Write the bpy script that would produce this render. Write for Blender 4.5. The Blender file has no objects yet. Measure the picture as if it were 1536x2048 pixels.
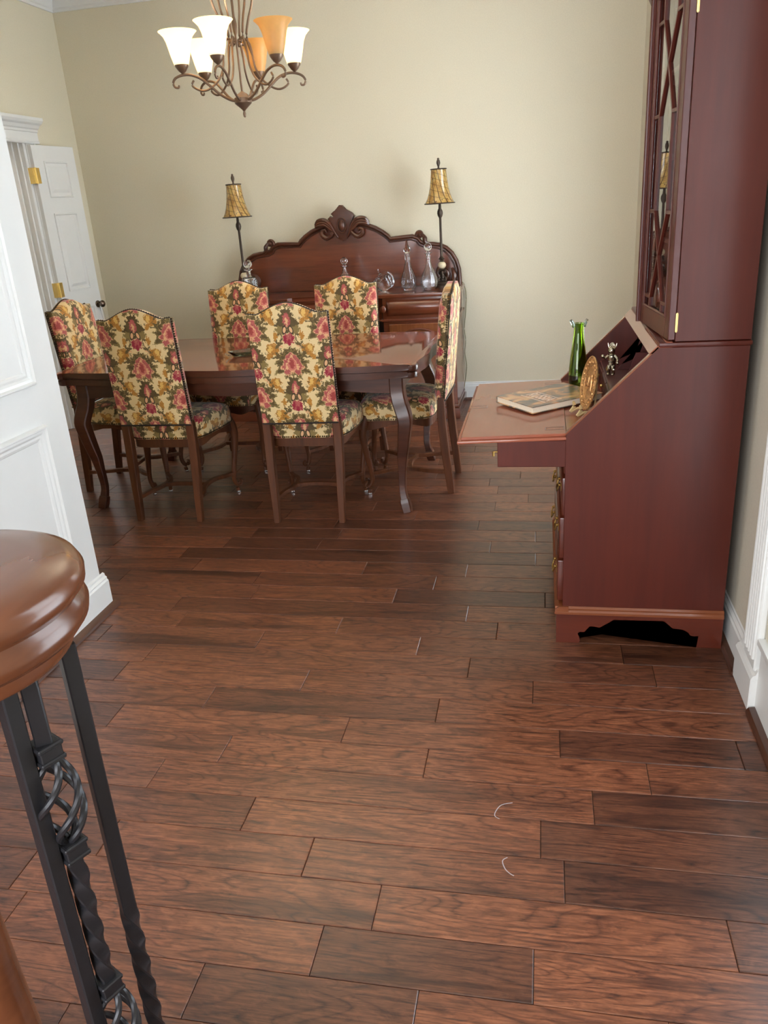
import bpy, bmesh, math, random
from mathutils import Vector, Matrix

# ------------------------------------------------------------------ camera, sky, lights, exposure
sc = bpy.context.scene
COL = sc.collection
rnd = random.Random(7)
PI = math.pi

FPX, PITCH, ROLL, YAW = 1586.23, math.radians(21.1946), math.radians(3.9236), math.radians(12.0699)
fw = Vector((-math.sin(YAW) * math.cos(PITCH), math.cos(YAW) * math.cos(PITCH), -math.sin(PITCH)))
r0 = Vector((math.cos(YAW), math.sin(YAW), 0)); d0 = fw.cross(r0)
cr = math.cos(ROLL) * r0 + math.sin(ROLL) * d0
cd = -math.sin(ROLL) * r0 + math.cos(ROLL) * d0
cam_data = bpy.data.cameras.new('camera'); cam = bpy.data.objects.new('camera', cam_data); COL.objects.link(cam)
m = Matrix((cr, -cd, -fw)).transposed().to_4x4(); m.translation = Vector((0, 0, 1.45)); cam.matrix_world = m
cam_data.sensor_fit = 'VERTICAL'; cam_data.sensor_height = 36.0; cam_data.lens = 36.0 * FPX / 2048.0
cam_data.clip_start = 0.02
sc.camera = cam

sc.view_settings.view_transform = 'Standard'; sc.view_settings.look = 'None'
sc.view_settings.gamma = 1.0; sc.view_settings.use_curve_mapping = False
sc.view_settings.exposure = 0.0

world = bpy.data.worlds.new('sky'); sc.world = world; world.use_nodes = True
bg = world.node_tree.nodes['Background']; bg.inputs[0].default_value = (0.72, 0.86, 1.0, 1); bg.inputs[1].default_value = 1.6

def area(name, loc, rot, sx, sy, power, color):
    l = bpy.data.lights.new(name, 'AREA'); l.shape = 'RECTANGLE'; l.size = sx; l.size_y = sy; l.energy = power; l.color = color
    o = bpy.data.objects.new(name, l); COL.objects.link(o); o.location = loc; o.rotation_euler = rot
    return o
# daylight entering through the window beside the desk and the windows of the hall behind the camera
area('window_daylight', (0.80, 1.50, 1.32), (0, PI / 2, 0), 2.0, 1.1, 42, (0.84, 0.93, 1.0))
area('dining_window_daylight', (0.80, 4.55, 1.32), (0, PI / 2, 0), 2.0, 1.25, 100, (0.88, 0.95, 1.0))
area('hall_daylight', (-1.5, -2.10, 1.55), (PI / 2, 0, 0), 2.6, 2.0, 155, (0.96, 0.97, 1.0))

BULB_E = 2100.0

area('kitchen_ceiling_light', (-4.3, 5.2, 2.9), (0, 0, 0), .8, 1.2, 28, (1.0, 0.90, 0.80))

# ------------------------------------------------------------------ helpers
def srgb(r, g, b):
    f = lambda c: (c / 255) / 12.92 if c / 255 <= 0.04045 else ((c / 255 + 0.055) / 1.055) ** 2.4
    return (f(r), f(g), f(b), 1)

def link(name, bm, mat, parent=None, smooth=True, angle=35, loc=None, rot=None, recalc=True):
    me = bpy.data.meshes.new(name)
    if recalc: bmesh.ops.recalc_face_normals(bm, faces=bm.faces)
    bm.to_mesh(me); bm.free()
    if mat: me.materials.append(mat)
    if smooth:
        me.polygons.foreach_set('use_smooth', [True] * len(me.polygons))
        try: me.set_sharp_from_angle(angle=math.radians(angle))
        except Exception: pass
    o = bpy.data.objects.new(name, me); COL.objects.link(o)
    if parent: o.parent = parent
    if loc: o.location = loc
    if rot: o.rotation_euler = rot
    return o

def thing(name, label, cat, loc=(0, 0, 0), rz=0, group=None):
    o = bpy.data.objects.new(name, None); COL.objects.link(o); o.location = loc; o.rotation_euler = (0, 0, rz)
    o.empty_display_size = 0.05
    return tag(o, label, cat, group)

def tag(o, label=None, cat=None, group=None, kind=None):
    if label: o['label'] = label
    if cat: o['category'] = cat
    if group: o['group'] = group
    if kind: o['kind'] = kind
    return o

def B(): return bmesh.new()

def box(bm, x0, x1, y0, y1, z0, z1, bev=0, seg=1):
    vs = [bm.verts.new((x, y, z)) for x in (x0, x1) for y in (y0, y1) for z in (z0, z1)]
    q = [(0, 1, 3, 2), (4, 6, 7, 5), (0, 4, 5, 1), (2, 3, 7, 6), (0, 2, 6, 4), (1, 5, 7, 3)]
    fs = [bm.faces.new([vs[i] for i in f]) for f in q]
    if bev:
        es = list({e for f in fs for e in f.edges})
        bmesh.ops.bevel(bm, geom=es, offset=bev, segments=seg, profile=0.5, affect='EDGES')
    return vs

def lathe(bm, prof, n=32, c=(0, 0, 0), rx=1, ry=1, flute=None, cap=True):
    rings = []
    for (r, z) in prof:
        ring = []
        for i in range(n):
            a = 2 * PI * i / n
            k = 1 + (flute(a, z) if flute else 0)
            ring.append(bm.verts.new((c[0] + r * rx * k * math.cos(a), c[1] + r * ry * k * math.sin(a), c[2] + z)))
        rings.append(ring)
    for a, b in zip(rings[:-1], rings[1:]):
        for i in range(n):
            j = (i + 1) % n
            bm.faces.new((a[i], a[j], b[j], b[i]))
    if cap:
        if prof[0][0] > 1e-4: bm.faces.new(rings[0][::-1])
        if prof[-1][0] > 1e-4: bm.faces.new(rings[-1])
    return rings

def sweep(bm, pts, rad, n=8, sq=False, ref=(0, 0, 1), cap=True, twist=None, close=False):
    """tube along pts; rad = r | (a,b) | list of them; sq = squarish section"""
    P = [Vector(p) for p in pts]; N = len(P); ref = Vector(ref); rings = []
    for i, p in enumerate(P):
        if close: t = P[(i + 1) % N] - P[i - 1]
        else: t = P[min(i + 1, N - 1)] - P[max(i - 1, 0)]
        t.normalize()
        s = t.cross(ref)
        if s.length < 1e-4: s = t.cross(Vector((1, 0.01, 0)))
        s.normalize(); u = s.cross(t)
        r = rad[i] if isinstance(rad, list) else rad
        a, b = r if isinstance(r, tuple) else (r, r)
        tw = twist[i] if twist else 0
        ring = []
        if sq:
            c = 0.82
            base = [(-1, -c), (-c, -1), (c, -1), (1, -c), (1, c), (c, 1), (-c, 1), (-1, c)]
        else:
            base = [(math.cos(2 * PI * k / n), math.sin(2 * PI * k / n)) for k in range(n)]
        for (x, y) in base:
            x, y = x * a, y * b
            xx = x * math.cos(tw) - y * math.sin(tw); yy = x * math.sin(tw) + y * math.cos(tw)
            ring.append(bm.verts.new(p + s * xx + u * yy))
        rings.append(ring)
    n = len(rings[0])
    prs = list(zip(rings[:-1], rings[1:])) + ([(rings[-1], rings[0])] if close else [])
    for a, b in prs:
        for i in range(n):
            j = (i + 1) % n
            bm.faces.new((a[i], a[j], b[j], b[i]))
    if cap and not close:
        bm.faces.new(rings[0][::-1]); bm.faces.new(rings[-1])
    return rings

def prism(bm, outline, lo, hi, axis='z', bev=0, seg=2):
    """outline in the two other axes, extruded lo..hi along axis"""
    def v(p, h):
        a, b = p
        return {'z': (a, b, h), 'y': (a, h, b), 'x': (h, a, b)}[axis]
    A = [bm.verts.new(v(p, lo)) for p in outline]; C = [bm.verts.new(v(p, hi)) for p in outline]
    f1 = bm.faces.new(A[::-1]); f2 = bm.faces.new(C)
    n = len(A); sides = []
    for i in range(n):
        j = (i + 1) % n; sides.append(bm.faces.new((A[i], A[j], C[j], C[i])))
    if bev:
        es = list(set(f1.edges) | set(f2.edges))
        bmesh.ops.bevel(bm, geom=es, offset=bev, segments=seg, profile=0.6, affect='EDGES')
    return f1, f2

def smoothpath(pts, k=6):
    """Catmull-Rom through the points"""
    P = [Vector(p) for p in pts]; out = []
    for i in range(len(P) - 1):
        p0 = P[max(i - 1, 0)]; p1 = P[i]; p2 = P[i + 1]; p3 = P[min(i + 2, len(P) - 1)]
        for s in range(k):
            t = s / k
            out.append(0.5 * ((2 * p1) + (p2 - p0) * t + (2 * p0 - 5 * p1 + 4 * p2 - p3) * t * t + (-p0 + 3 * p1 - 3 * p2 + p3) * t ** 3))
    out.append(P[-1]); return out

def lerpl(vals, n):
    out = []
    for i in range(n):
        t = i / (n - 1) * (len(vals) - 1); a = int(min(t, len(vals) - 2)); f = t - a
        va, vb = vals[a], vals[a + 1]
        out.append(tuple(x + (y - x) * f for x, y in zip(va, vb)) if isinstance(va, tuple) else va + (vb - va) * f)
    return out

def sphere(bm, c, r, u=14, v=10, sx=1, sy=1, sz=1, rot=None):
    M = Matrix.Translation(c) @ (rot.to_4x4() if rot else Matrix()) @ Matrix.Diagonal((r * sx, r * sy, r * sz, 1))
    bmesh.ops.create_uvsphere(bm, u_segments=u, v_segments=v, radius=1, matrix=M)

def copy_tree(o, parent=None):
    c = o.copy(); COL.objects.link(c); c.parent = parent
    for ch in list(o.children): copy_tree(ch, c)
    return c

# ------------------------------------------------------------------ node helpers
class NT:
    def __init__(s, name):
        s.mat = bpy.data.materials.new(name); s.mat.use_nodes = True; s.t = s.mat.node_tree
        s.N = s.t.nodes; s.L = s.t.links; s.N.clear()
        s.out = s.N.new('ShaderNodeOutputMaterial')
    def inp(s, sock, v):
        if v is None: return
        if hasattr(v, 'is_output') or isinstance(v, bpy.types.NodeSocket): s.L.new(v, sock)
        else: sock.default_value = v
    def m(s, op, a, b=None, c=None, clamp=False):
        n = s.N.new('ShaderNodeMath'); n.operation = op; n.use_clamp = clamp
        for i, v in enumerate((a, b, c)):
            if v is not None: s.inp(n.inputs[i], v)
        return n.outputs[0]
    def node(s, typ, out=0, **kw):
        n = s.N.new(typ)
        for k, v in kw.items():
            if k.startswith('p_'): setattr(n, k[2:], v)
            else: s.inp(n.inputs[k.replace('_', ' ')], v)
        return n.outputs[out]
    def noise(s, vec, scale, detail=3, rough=0.55, dist=0, col=False):
        return s.node('ShaderNodeTexNoise', out=1 if col else 0, Vector=vec, Scale=scale, Detail=detail, Roughness=rough, Distortion=dist)
    def mapping(s, vec, loc=(0, 0, 0), rot=(0, 0, 0), scale=(1, 1, 1)):
        return s.node('ShaderNodeMapping', Vector=vec, Location=loc, Rotation=rot, Scale=scale)
    def vadd(s, a, b):
        n = s.N.new('ShaderNodeVectorMath'); n.operation = 'ADD'; s.inp(n.inputs[0], a); s.inp(n.inputs[1], b); return n.outputs[0]
    def ramp(s, fac, stops, interp='LINEAR'):
        n = s.N.new('ShaderNodeValToRGB'); n.color_ramp.interpolation = interp
        e = n.color_ramp.elements
        while len(e) > 1: e.remove(e[0])
        for i, (p, c) in enumerate(stops):
            x = e[0] if i == 0 else e.new(p)
            x.position = p; x.color = c if len(c) == 4 else (*c, 1)
        s.inp(n.inputs[0], fac); return n.outputs[0]
    def mix(s, f, a, b, typ='MIX'):
        n = s.N.new('ShaderNodeMix'); n.data_type = 'RGBA'; n.blend_type = typ
        s.inp(n.inputs[0], f); s.inp(n.inputs[6], a); s.inp(n.inputs[7], b); return n.outputs[2]
    def bump(s, h, strength=0.2, dist=0.002):
        return s.node('ShaderNodeBump', Height=h, Strength=strength, Distance=dist)
    def bsdf(s, **kw):
        n = s.N.new('ShaderNodeBsdfPrincipled')
        for k, v in kw.items(): s.inp(n.inputs[k.replace('_', ' ')], v)
        s.L.new(n.outputs[0], s.out.inputs[0]); return n.outputs[0]

def plain(name, color, rough=0.5, metal=0, coat=0, bumpy=0, bscale=60, spec=0.5, amp=0.1):
    t = NT(name); co = t.node('ShaderNodeTexCoord', out=3)
    n = t.noise(co, bscale, 3)
    c = t.mix(n, tuple(x * (1 - amp) for x in color[:3]) + (1,), tuple(min(1, x * (1 + amp)) for x in color[:3]) + (1,))
    kw = dict(Base_Color=c, Roughness=rough, Metallic=metal, Coat_Weight=coat)
    kw['Specular_IOR_Level'] = spec
    if bumpy: kw['Normal'] = t.bump(n, bumpy)
    t.bsdf(**kw); return t.mat

def wood(name, light, dark, rough=0.3, coat=0.3, axis='x', scale=1.0, contrast=1.0, coat_rough=0.12, sheen=0.5):
    t = NT(name); co = t.node('ShaderNodeTexCoord', out=3)
    st = {'x': (1.2, 14, 14), 'y': (14, 1.2, 14), 'z': (14, 14, 1.2)}[axis]
    st = tuple(v * scale for v in st)
    v = t.mapping(co, scale=st)
    n1 = t.noise(v, 1.0, 4, 0.6, 0.8)
    v2 = t.mapping(co, scale=tuple(x * 6 for x in st))
    n2 = t.noise(v2, 1.0, 3, 0.6)
    big = t.noise(co, 2.5 * scale, 2)
    f = t.m('ADD', t.m('MULTIPLY', n1, 0.6), t.m('MULTIPLY', n2, 0.25))
    f = t.m('ADD', f, t.m('MULTIPLY', big, 0.3))
    c = t.ramp(f, [(0.58 - 0.25 * contrast, dark), (0.60 + 0.18 * contrast, light)])
    t.bsdf(Base_Color=c, Roughness=rough, Coat_Weight=coat, Coat_Roughness=coat_rough, Specular_IOR_Level=sheen, Normal=t.bump(n2, 0.06, 0.001))
    return t.mat

# ------------------------------------------------------------------ materials
M = {}
M['wall'] = plain('wall_paint', srgb(219, 211, 188), 0.75, bumpy=0.05, bscale=150)
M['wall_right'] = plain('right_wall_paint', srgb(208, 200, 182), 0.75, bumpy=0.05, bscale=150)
M['ceil'] = plain('ceiling_paint', srgb(235, 230, 220), 0.8)
M['trim'] = plain('white_trim_paint', srgb(228, 229, 227), 0.35, coat=0.1, bscale=20, amp=.015)
M['cream'] = plain('cream_cabinet_paint', srgb(232, 220, 196), 0.4)
M['shoe'] = wood('shoe_moulding_wood', srgb(92, 58, 42), srgb(58, 34, 24), 0.35, 0.2, 'y')
M['chairwood'] = wood('chair_walnut', srgb(108, 62, 34), srgb(58, 31, 16), 0.5, 0.0, 'z', 1, 1, .12, .3)
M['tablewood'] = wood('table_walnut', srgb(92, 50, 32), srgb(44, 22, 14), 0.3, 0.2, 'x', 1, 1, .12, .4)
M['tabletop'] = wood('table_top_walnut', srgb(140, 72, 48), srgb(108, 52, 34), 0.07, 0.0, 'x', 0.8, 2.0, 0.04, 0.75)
M['mahog'] = wood('sideboard_mahogany', srgb(122, 62, 38), srgb(66, 29, 18), 0.25, 0.5, 'x')
M['mahogpale'] = wood('sideboard_door_mahogany', srgb(140, 82, 46), srgb(84, 44, 24), 0.25, 0.5, 'z')
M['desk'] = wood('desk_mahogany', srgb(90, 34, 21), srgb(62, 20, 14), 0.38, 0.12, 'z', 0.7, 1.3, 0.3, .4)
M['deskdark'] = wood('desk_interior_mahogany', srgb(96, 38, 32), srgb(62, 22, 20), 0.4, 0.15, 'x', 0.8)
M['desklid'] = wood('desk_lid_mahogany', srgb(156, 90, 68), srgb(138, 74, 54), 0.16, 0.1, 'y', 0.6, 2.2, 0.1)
M['desktrim'] = wood('desk_moulding', srgb(142, 80, 46), srgb(98, 48, 27), 0.3, 0.4, 'x')
M['deskfoot'] = wood('desk_bracket_foot', srgb(104, 44, 26), srgb(74, 28, 18), 0.3, 0.3, 'x')
M['voluteW'] = wood('handrail_oak', srgb(132, 80, 52), srgb(84, 46, 27), 0.26, 0.3, 'y', 0.5, 1.0, 0.12)
M['iron'] = plain('black_wrought_iron', srgb(38, 38, 42), 0.38, metal=0.3, bumpy=0.15, bscale=90)
M['bronze'] = plain('chandelier_bronze', srgb(112, 90, 72), 0.40, metal=0.5, bscale=40)
M['darkbronze'] = plain('dark_bronze', srgb(70, 58, 48), 0.45, metal=0.5, bscale=40)
M['nail'] = plain('antique_nailhead', srgb(70, 52, 32), 0.3, metal=0.8)
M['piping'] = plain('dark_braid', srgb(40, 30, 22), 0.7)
M['brass'] = plain('polished_brass', srgb(235, 205, 130), 0.3, metal=1.0)
M['brassold'] = plain('aged_brass', srgb(168, 136, 80), 0.3, metal=1.0)
M['silver'] = plain('polished_pewter', srgb(190, 180, 160), 0.2, metal=1.0)
M['steel'] = plain('brushed_knob_metal', srgb(110, 100, 90), 0.3, metal=1.0)
M['glide'] = plain('nickel_glide', srgb(225, 225, 225), 0.25, metal=0.9)
M['marble'] = plain('cream_stone', srgb(205, 190, 160), 0.4, bscale=80)
M['paper'] = plain('page_paper', srgb(235, 222, 200), 0.8, bscale=200)
M['string'] = plain('grey_string', srgb(170, 172, 178), 0.7)
M['cord'] = plain('olive_lamp_cord', srgb(128, 122, 84), 0.5)
M['black'] = plain('black_plastic', srgb(22, 20, 20), 0.3)
M['wax'] = plain('floor_scuff', srgb(170, 160, 165), 0.6)
M['tan'] = plain('tan_block', srgb(196, 140, 100), 0.6)
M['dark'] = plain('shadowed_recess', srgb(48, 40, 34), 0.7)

def glass(name, color=(1, 1, 1, 1), rough=0.0, ior=1.5, bumpy=0):
    t = NT(name)
    co = t.node('ShaderNodeTexCoord', out=3)
    kw = dict(Base_Color=color, Roughness=rough, IOR=ior, Transmission_Weight=1.0)
    if bumpy: kw['Normal'] = t.bump(t.noise(co, 55, 2), bumpy, 0.004)
    t.bsdf(**kw); return t.mat
M['crystal'] = glass('cut_crystal', (0.97, 0.98, 1, 1), 0.0, 1.52)
M['crystalcut'] = glass('faceted_crystal', (0.97, 0.98, 1, 1), 0.02, 1.52, 0.6)
M['pane'] = glass('window_glass', (1, 1, 1, 1), 0, 1.45)
M['greenglass'] = glass('green_art_glass', (0.30, 0.44, 0.06, 1), 0.0, 1.5)
M['greeninner'] = glass('yellow_green_core', (0.62, 0.72, 0.08, 1), 0.0, 1.5)
M['clearglass'] = glass('clear_art_glass', (0.8, 1.0, 0.97, 1), 0.0, 1.5)

def shade_glass(name, col, tr, glow=0):
    t = NT(name)
    co = t.node('ShaderNodeTexCoord', out=3)
    n = t.noise(co, 18, 3)
    c = t.mix(n, tuple(x * 0.8 for x in col[:3]) + (1,), col)
    tl = t.node('ShaderNodeBsdfTranslucent', Color=c)
    pr = t.N.new('ShaderNodeBsdfPrincipled'); t.inp(pr.inputs['Base Color'], c); pr.inputs['Roughness'].default_value = 0.35
    pr.inputs['Emission Color'].default_value = (1.0, 0.86, 0.52, 1); pr.inputs['Emission Strength'].default_value = glow
    mx = t.N.new('ShaderNodeMixShader'); mx.inputs[0].default_value = tr
    t.L.new(pr.outputs[0], mx.inputs[1]); t.L.new(tl, mx.inputs[2]); t.L.new(mx.outputs[0], t.out.inputs[0])
    return t.mat
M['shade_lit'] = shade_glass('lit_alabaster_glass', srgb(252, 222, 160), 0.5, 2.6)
M['shade'] = shade_glass('amber_alabaster_glass', srgb(250, 214, 148), 0.55)

def mat_lampshade():
    t = NT('reeded_penshell_shade'); co = t.node('ShaderNodeTexCoord', out=3)
    s = t.node('ShaderNodeSeparateXYZ', Vector=co)
    n = t.N.new('ShaderNodeSeparateXYZ'); t.L.new(co, n.inputs[0])
    ang = t.m('ARCTAN2', n.outputs[1], n.outputs[0])
    ph = t.m('ADD', t.m('MULTIPLY', ang, 14), t.m('MULTIPLY', n.outputs[2], 55))
    ph = t.m('ADD', ph, t.m('MULTIPLY', t.noise(co, 12, 2), 4))
    st = t.m('SINE', ph)
    ring = t.m('SINE', t.m('ADD', t.m('MULTIPLY', n.outputs[2], 170), t.m('MULTIPLY', ang, 3)))
    mask = t.m('MAXIMUM', t.m('GREATER_THAN', st, 0.86), t.m('MULTIPLY', t.m('GREATER_THAN', ring, 0.93), 0.6))
    v = t.node('ShaderNodeTexVoronoi', Vector=co, Scale=26)
    spot = t.m('LESS_THAN', v, 0.16)
    base = t.ramp(t.noise(co, 25, 3), [(0.3, srgb(150, 112, 58)), (0.55, srgb(190, 152, 84)), (0.75, srgb(160, 150, 90))])
    c = t.mix(mask, base, srgb(84, 62, 30)); c = t.mix(t.m('MULTIPLY', spot, 0.75), c, srgb(90, 50, 24))
    t.bsdf(Base_Color=c, Roughness=0.25, Coat_Weight=0.5, Coat_Roughness=0.1); return t.mat
M['lampshade'] = mat_lampshade()

def mat_damask():
    """cut-velvet damask: half-drop lattice of palmettes, tulip buds and gold scrolls, from UVs in metres"""
    t = NT('floral_cut_velvet')
    PX, PV = 0.175, 0.315
    uv = t.node('ShaderNodeUVMap')
    nz = t.N.new('ShaderNodeSeparateColor'); t.L.new(t.noise(uv, 120, 2, 0.6, 0, True), nz.inputs[0])
    nz2 = t.N.new('ShaderNodeSeparateColor'); t.L.new(t.noise(uv, 55, 2, 0.5, 0, True), nz2.inputs[0])
    sp = t.N.new('ShaderNodeSeparateXYZ'); t.L.new(uv, sp.inputs[0])
    dist = lambda a, b: t.m('ADD', t.m('MULTIPLY', t.m('SUBTRACT', a, 0.5), 0.030), t.m('MULTIPLY', t.m('SUBTRACT', b, 0.5), 0.018))
    x0 = t.m('PINGPONG', t.m('ADD', sp.outputs[0], PX * 40), PX)
    U = t.m('ADD', x0, dist(nz.outputs[0], nz2.outputs[0]))
    V = t.m('ADD', sp.outputs[1], dist(nz.outputs[1], nz2.outputs[1]))
    us, vs = x0, sp.outputs[1]
    def wrap(v, c, h=PV / 2): return t.m('WRAP', t.m('SUBTRACT', v, c), h, -h)
    def ell(cu, cv, a, b, rot=0, jag=True, k=0, teeth=None):
        """radius field (<1 inside) of a (tear-drop) ellipse, plus its glide copy"""
        res = None
        for (uu, cc, sg) in ((cu, cv, 1), (PX - cu, cv + PV / 2, -1)):
            du = t.m('MULTIPLY', t.m('SUBTRACT', U if jag else us, uu), sg); dv = wrap(V if jag else vs, cc)
            if cu == 0: du = t.m('ABSOLUTE', du)
            if rot:
                c, s_ = math.cos(rot), math.sin(rot)
                du, dv = t.m('ADD', t.m('MULTIPLY', du, c), t.m('MULTIPLY', dv, s_)), t.m('SUBTRACT', t.m('MULTIPLY', dv, c), t.m('MULTIPLY', du, s_))
            tv = t.m('DIVIDE', dv, b)
            if k:
                den = t.m('MAXIMUM', t.m('SUBTRACT', 1, t.m('MULTIPLY', tv, k)), 0.12)
                tu = t.m('DIVIDE', t.m('DIVIDE', du, a), den)
            else: tu = t.m('DIVIDE', du, a)
            r = t.m('SQRT', t.m('ADD', t.m('MULTIPLY', tu, tu), t.m('MULTIPLY', tv, tv)))
            if teeth:
                an = t.m('ARCTAN2', du, tv_ if False else dv); r = t.m('MULTIPLY', r, t.m('ADD', 1, t.m('MULTIPLY', t.m('SINE', t.m('MULTIPLY', an, teeth[0])), teeth[1])))
            res = r if res is None else t.m('MINIMUM', res, r)
        return res
    inside = lambda r, lim=1.0: t.m('LESS_THAN', r, lim)
    ring = lambda r, a, b: t.m('MULTIPLY', t.m('GREATER_THAN', r, a), t.m('LESS_THAN', r, b))
    wear = t.noise(uv, 9, 2)
    GREEN = t.mix(t.m('MULTIPLY', t.m('ADD', wear, nz.outputs[2]), .5), srgb(62, 48, 18), srgb(112, 90, 44)); DARK = srgb(66, 50, 26); GREENL = srgb(136, 114, 62); OLIVE = t.mix(nz.outputs[2], srgb(70, 54, 24), srgb(120, 98, 50)); GOLD2 = srgb(222, 176, 92)
    PINK = t.mix(nz2.outputs[2], srgb(196, 106, 92), srgb(154, 56, 62)); ROSE = srgb(206, 118, 100)
    RED = srgb(150, 26, 50); PALE = srgb(226, 176, 128)
    GOLD = t.mix(nz.outputs[2], srgb(206, 142, 48), srgb(158, 104, 40)); CREAM = t.mix(wear, srgb(222, 192, 134), srgb(236, 212, 162))
    c = CREAM
    def lay(mask, col):
        nonlocal c; c = t.mix(mask, c, col)
    # gold scrolls on the half column
    e = ell(0.080, 0.056, 0.040, 0.034, 0.35); lay(inside(e, 1.05), OLIVE); lay(inside(ell(0.084, 0.063, 0.040, 0.034, 0.35)), CREAM)
    e = ell(0.082, 0.062, 0.032, 0.026, 0.5); lay(inside(e), GOLD)
    e5 = ell(0.088, 0.064, 0.030, 0.026, 0.2); lay(ring(e5, 0.62, 0.70), OLIVE); lay(inside(ell(0.094, 0.066, 0.010, 0.018, 0.2)), GOLD2)
    lay(inside(ell(0.102, 0.030, 0.010, 0.022, 0.7)), GOLD)
    lay(inside(ell(0.048, 0.078, 0.024, 0.008, -0.6, True)), OLIVE); lay(inside(ell(0.044, 0.074, 0.014, 0.004, -0.6, True)), PALE)
    lay(inside(ell(0.062, 0.036, 0.008, 0.018, -0.5, True)), OLIVE)
    # fronds beside the tulip bell
    e = ell(0.046, -0.205 + PV, 0.013, 0.026, 0.35); lay(inside(e, 1.2), OLIVE); lay(inside(e, 0.72), CREAM)
    lay(inside(ell(0.062, -0.192 + PV, 0.010, 0.020, 0.1)), GOLD)
    # palmette
    e = ell(0, .002, 0.070, 0.072, 0, True, 0.45, (11, .13)); lay(inside(e), GREEN); lay(ring(ell(0, .002, 0.058, 0.060, 0, True, 0.45, (11, .22)), .98, 1.12), GREENL)
    e2 = ell(0, -0.002, 0.043, 0.050, 0, True, 0.5, (9, .10)); lay(inside(e2), PINK); lay(ring(e2, .97, 1.06), PALE)
    e3 = ell(0, -0.006, 0.025, 0.036, 0, True, 0.6); lay(ring(e3, 0.85, 1.12), PALE); lay(inside(e3, 0.85), ROSE)
    e4 = ell(0, -0.006, 0.012, 0.022, 0, True, 0.3); lay(inside(e4), srgb(160, 62, 56))
    e = ell(0.024, -0.046, 0.017, 0.013, -0.4, True); lay(inside(e, 1.15), PALE); lay(inside(e, 0.95), PINK)
    # tulip: green leaves, drops, bud, red bell
    h = PV / 2
    lay(inside(ell(0.024, h + 0.008, 0.024, 0.036, -0.6, True, 0, (7, .16))), GREEN)
    lay(inside(ell(0.034, h - 0.008, 0.024, 0.016, 0.3, True, 0, (6, .2))), GREENL)
    lay(inside(ell(0, h + 0.050, 0.034, 0.042, 0, True, 0.3, (9, .18))), GREEN)
    e = ell(0.015, h - 0.008, 0.008, 0.016, 0.25, False); lay(inside(e, 1.35), DARK); lay(inside(e, 0.85), PALE)
    e = ell(0, h + 0.040, 0.017, 0.030, 0, True, 0.4); lay(inside(e), PINK); lay(inside(ell(0, h + 0.030, 0.007, 0.018, 0, True, 0.2)), PALE)
    e = ell(0.012, h - 0.048, 0.014, 0.024, 0.2); lay(inside(e), PINK); lay(inside(ell(0.018, h - 0.050, 0.006, 0.018, 0.2)), RED)
    lay(inside(ell(0, h - 0.066, 0.008, 0.016)), RED)
    pile = t.noise(uv, 900, 1)
    t.bsdf(Base_Color=c, Roughness=0.6, Sheen_Weight=0.35, Specular_IOR_Level=0.35, Normal=t.bump(pile, 0.15, 0.0006))
    return t.mat
M['damask'] = mat_damask()

def mat_plank():
    t = NT('hickory_plank'); co = t.node('ShaderNodeTexCoord', out=3)
    oi = t.N.new('ShaderNodeObjectInfo')
    off = t.node('ShaderNodeCombineXYZ', X=t.m('MULTIPLY', oi.outputs['Random'], 37), Y=t.m('MULTIPLY', oi.outputs['Random'], 91), Z=0.0)
    p = t.vadd(co, off)
    a = t.noise(t.mapping(p, scale=(1.3, 8.5, 1)), 1.0, 2, 0.5, 0.5)
    bands = t.m('ABSOLUTE', t.m('SUBTRACT', t.m('FRACT', t.m('MULTIPLY', a, 17)), 0.5))
    lines = t.m('MULTIPLY', t.m('SUBTRACT', 0.5, bands), 2)
    lines = t.m('POWER', lines, 4)
    fine = t.noise(t.mapping(p, scale=(7, 190, 1)), 1.0, 4, 0.7)
    fig = t.noise(t.mapping(p, scale=(16, 60, 1)), 1.0, 3, 0.65, 1.5)
    streak = t.noise(t.mapping(p, loc=(5, 3, 0), scale=(0.9, 10, 1)), 1.0, 3, 0.6, 1.2)
    tone = t.N.new('ShaderNodeSeparateColor'); t.L.new(oi.outputs['Color'], tone.inputs[0])
    f = t.m('ADD', t.m('MULTIPLY', fine, 0.48), t.m('MULTIPLY', fig, 0.36))
    f = t.m('SUBTRACT', t.m('ADD', f, 0.11), t.m('MULTIPLY', lines, 0.12))
    c = t.ramp(f, [(0.33, srgb(46, 25, 18)), (0.46, srgb(94, 55, 38)), (0.62, srgb(138, 88, 62))])
    dk = t.ramp(streak, [(0.54, (0, 0, 0, 1)), (0.70, (1, 1, 1, 1))])
    c = t.mix(t.m('MULTIPLY', dk, 0.72), c, srgb(46, 25, 19))
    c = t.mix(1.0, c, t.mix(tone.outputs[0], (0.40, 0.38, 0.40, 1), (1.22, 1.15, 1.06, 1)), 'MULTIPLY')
    scr = t.noise(t.mapping(p, scale=(3, 22, 1)), 1.0, 2)
    hgt = t.m('ADD', t.m('MULTIPLY', fine, 0.4), scr)
    t.bsdf(Base_Color=c, Roughness=t.m('ADD', 0.27, t.m('MULTIPLY', fine, 0.14)), Specular_IOR_Level=0.5, Coat_Weight=0.25, Coat_Roughness=0.22, Normal=t.bump(hgt, 0.22, 0.0015))
    return t.mat
M['plank'] = mat_plank()

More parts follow.
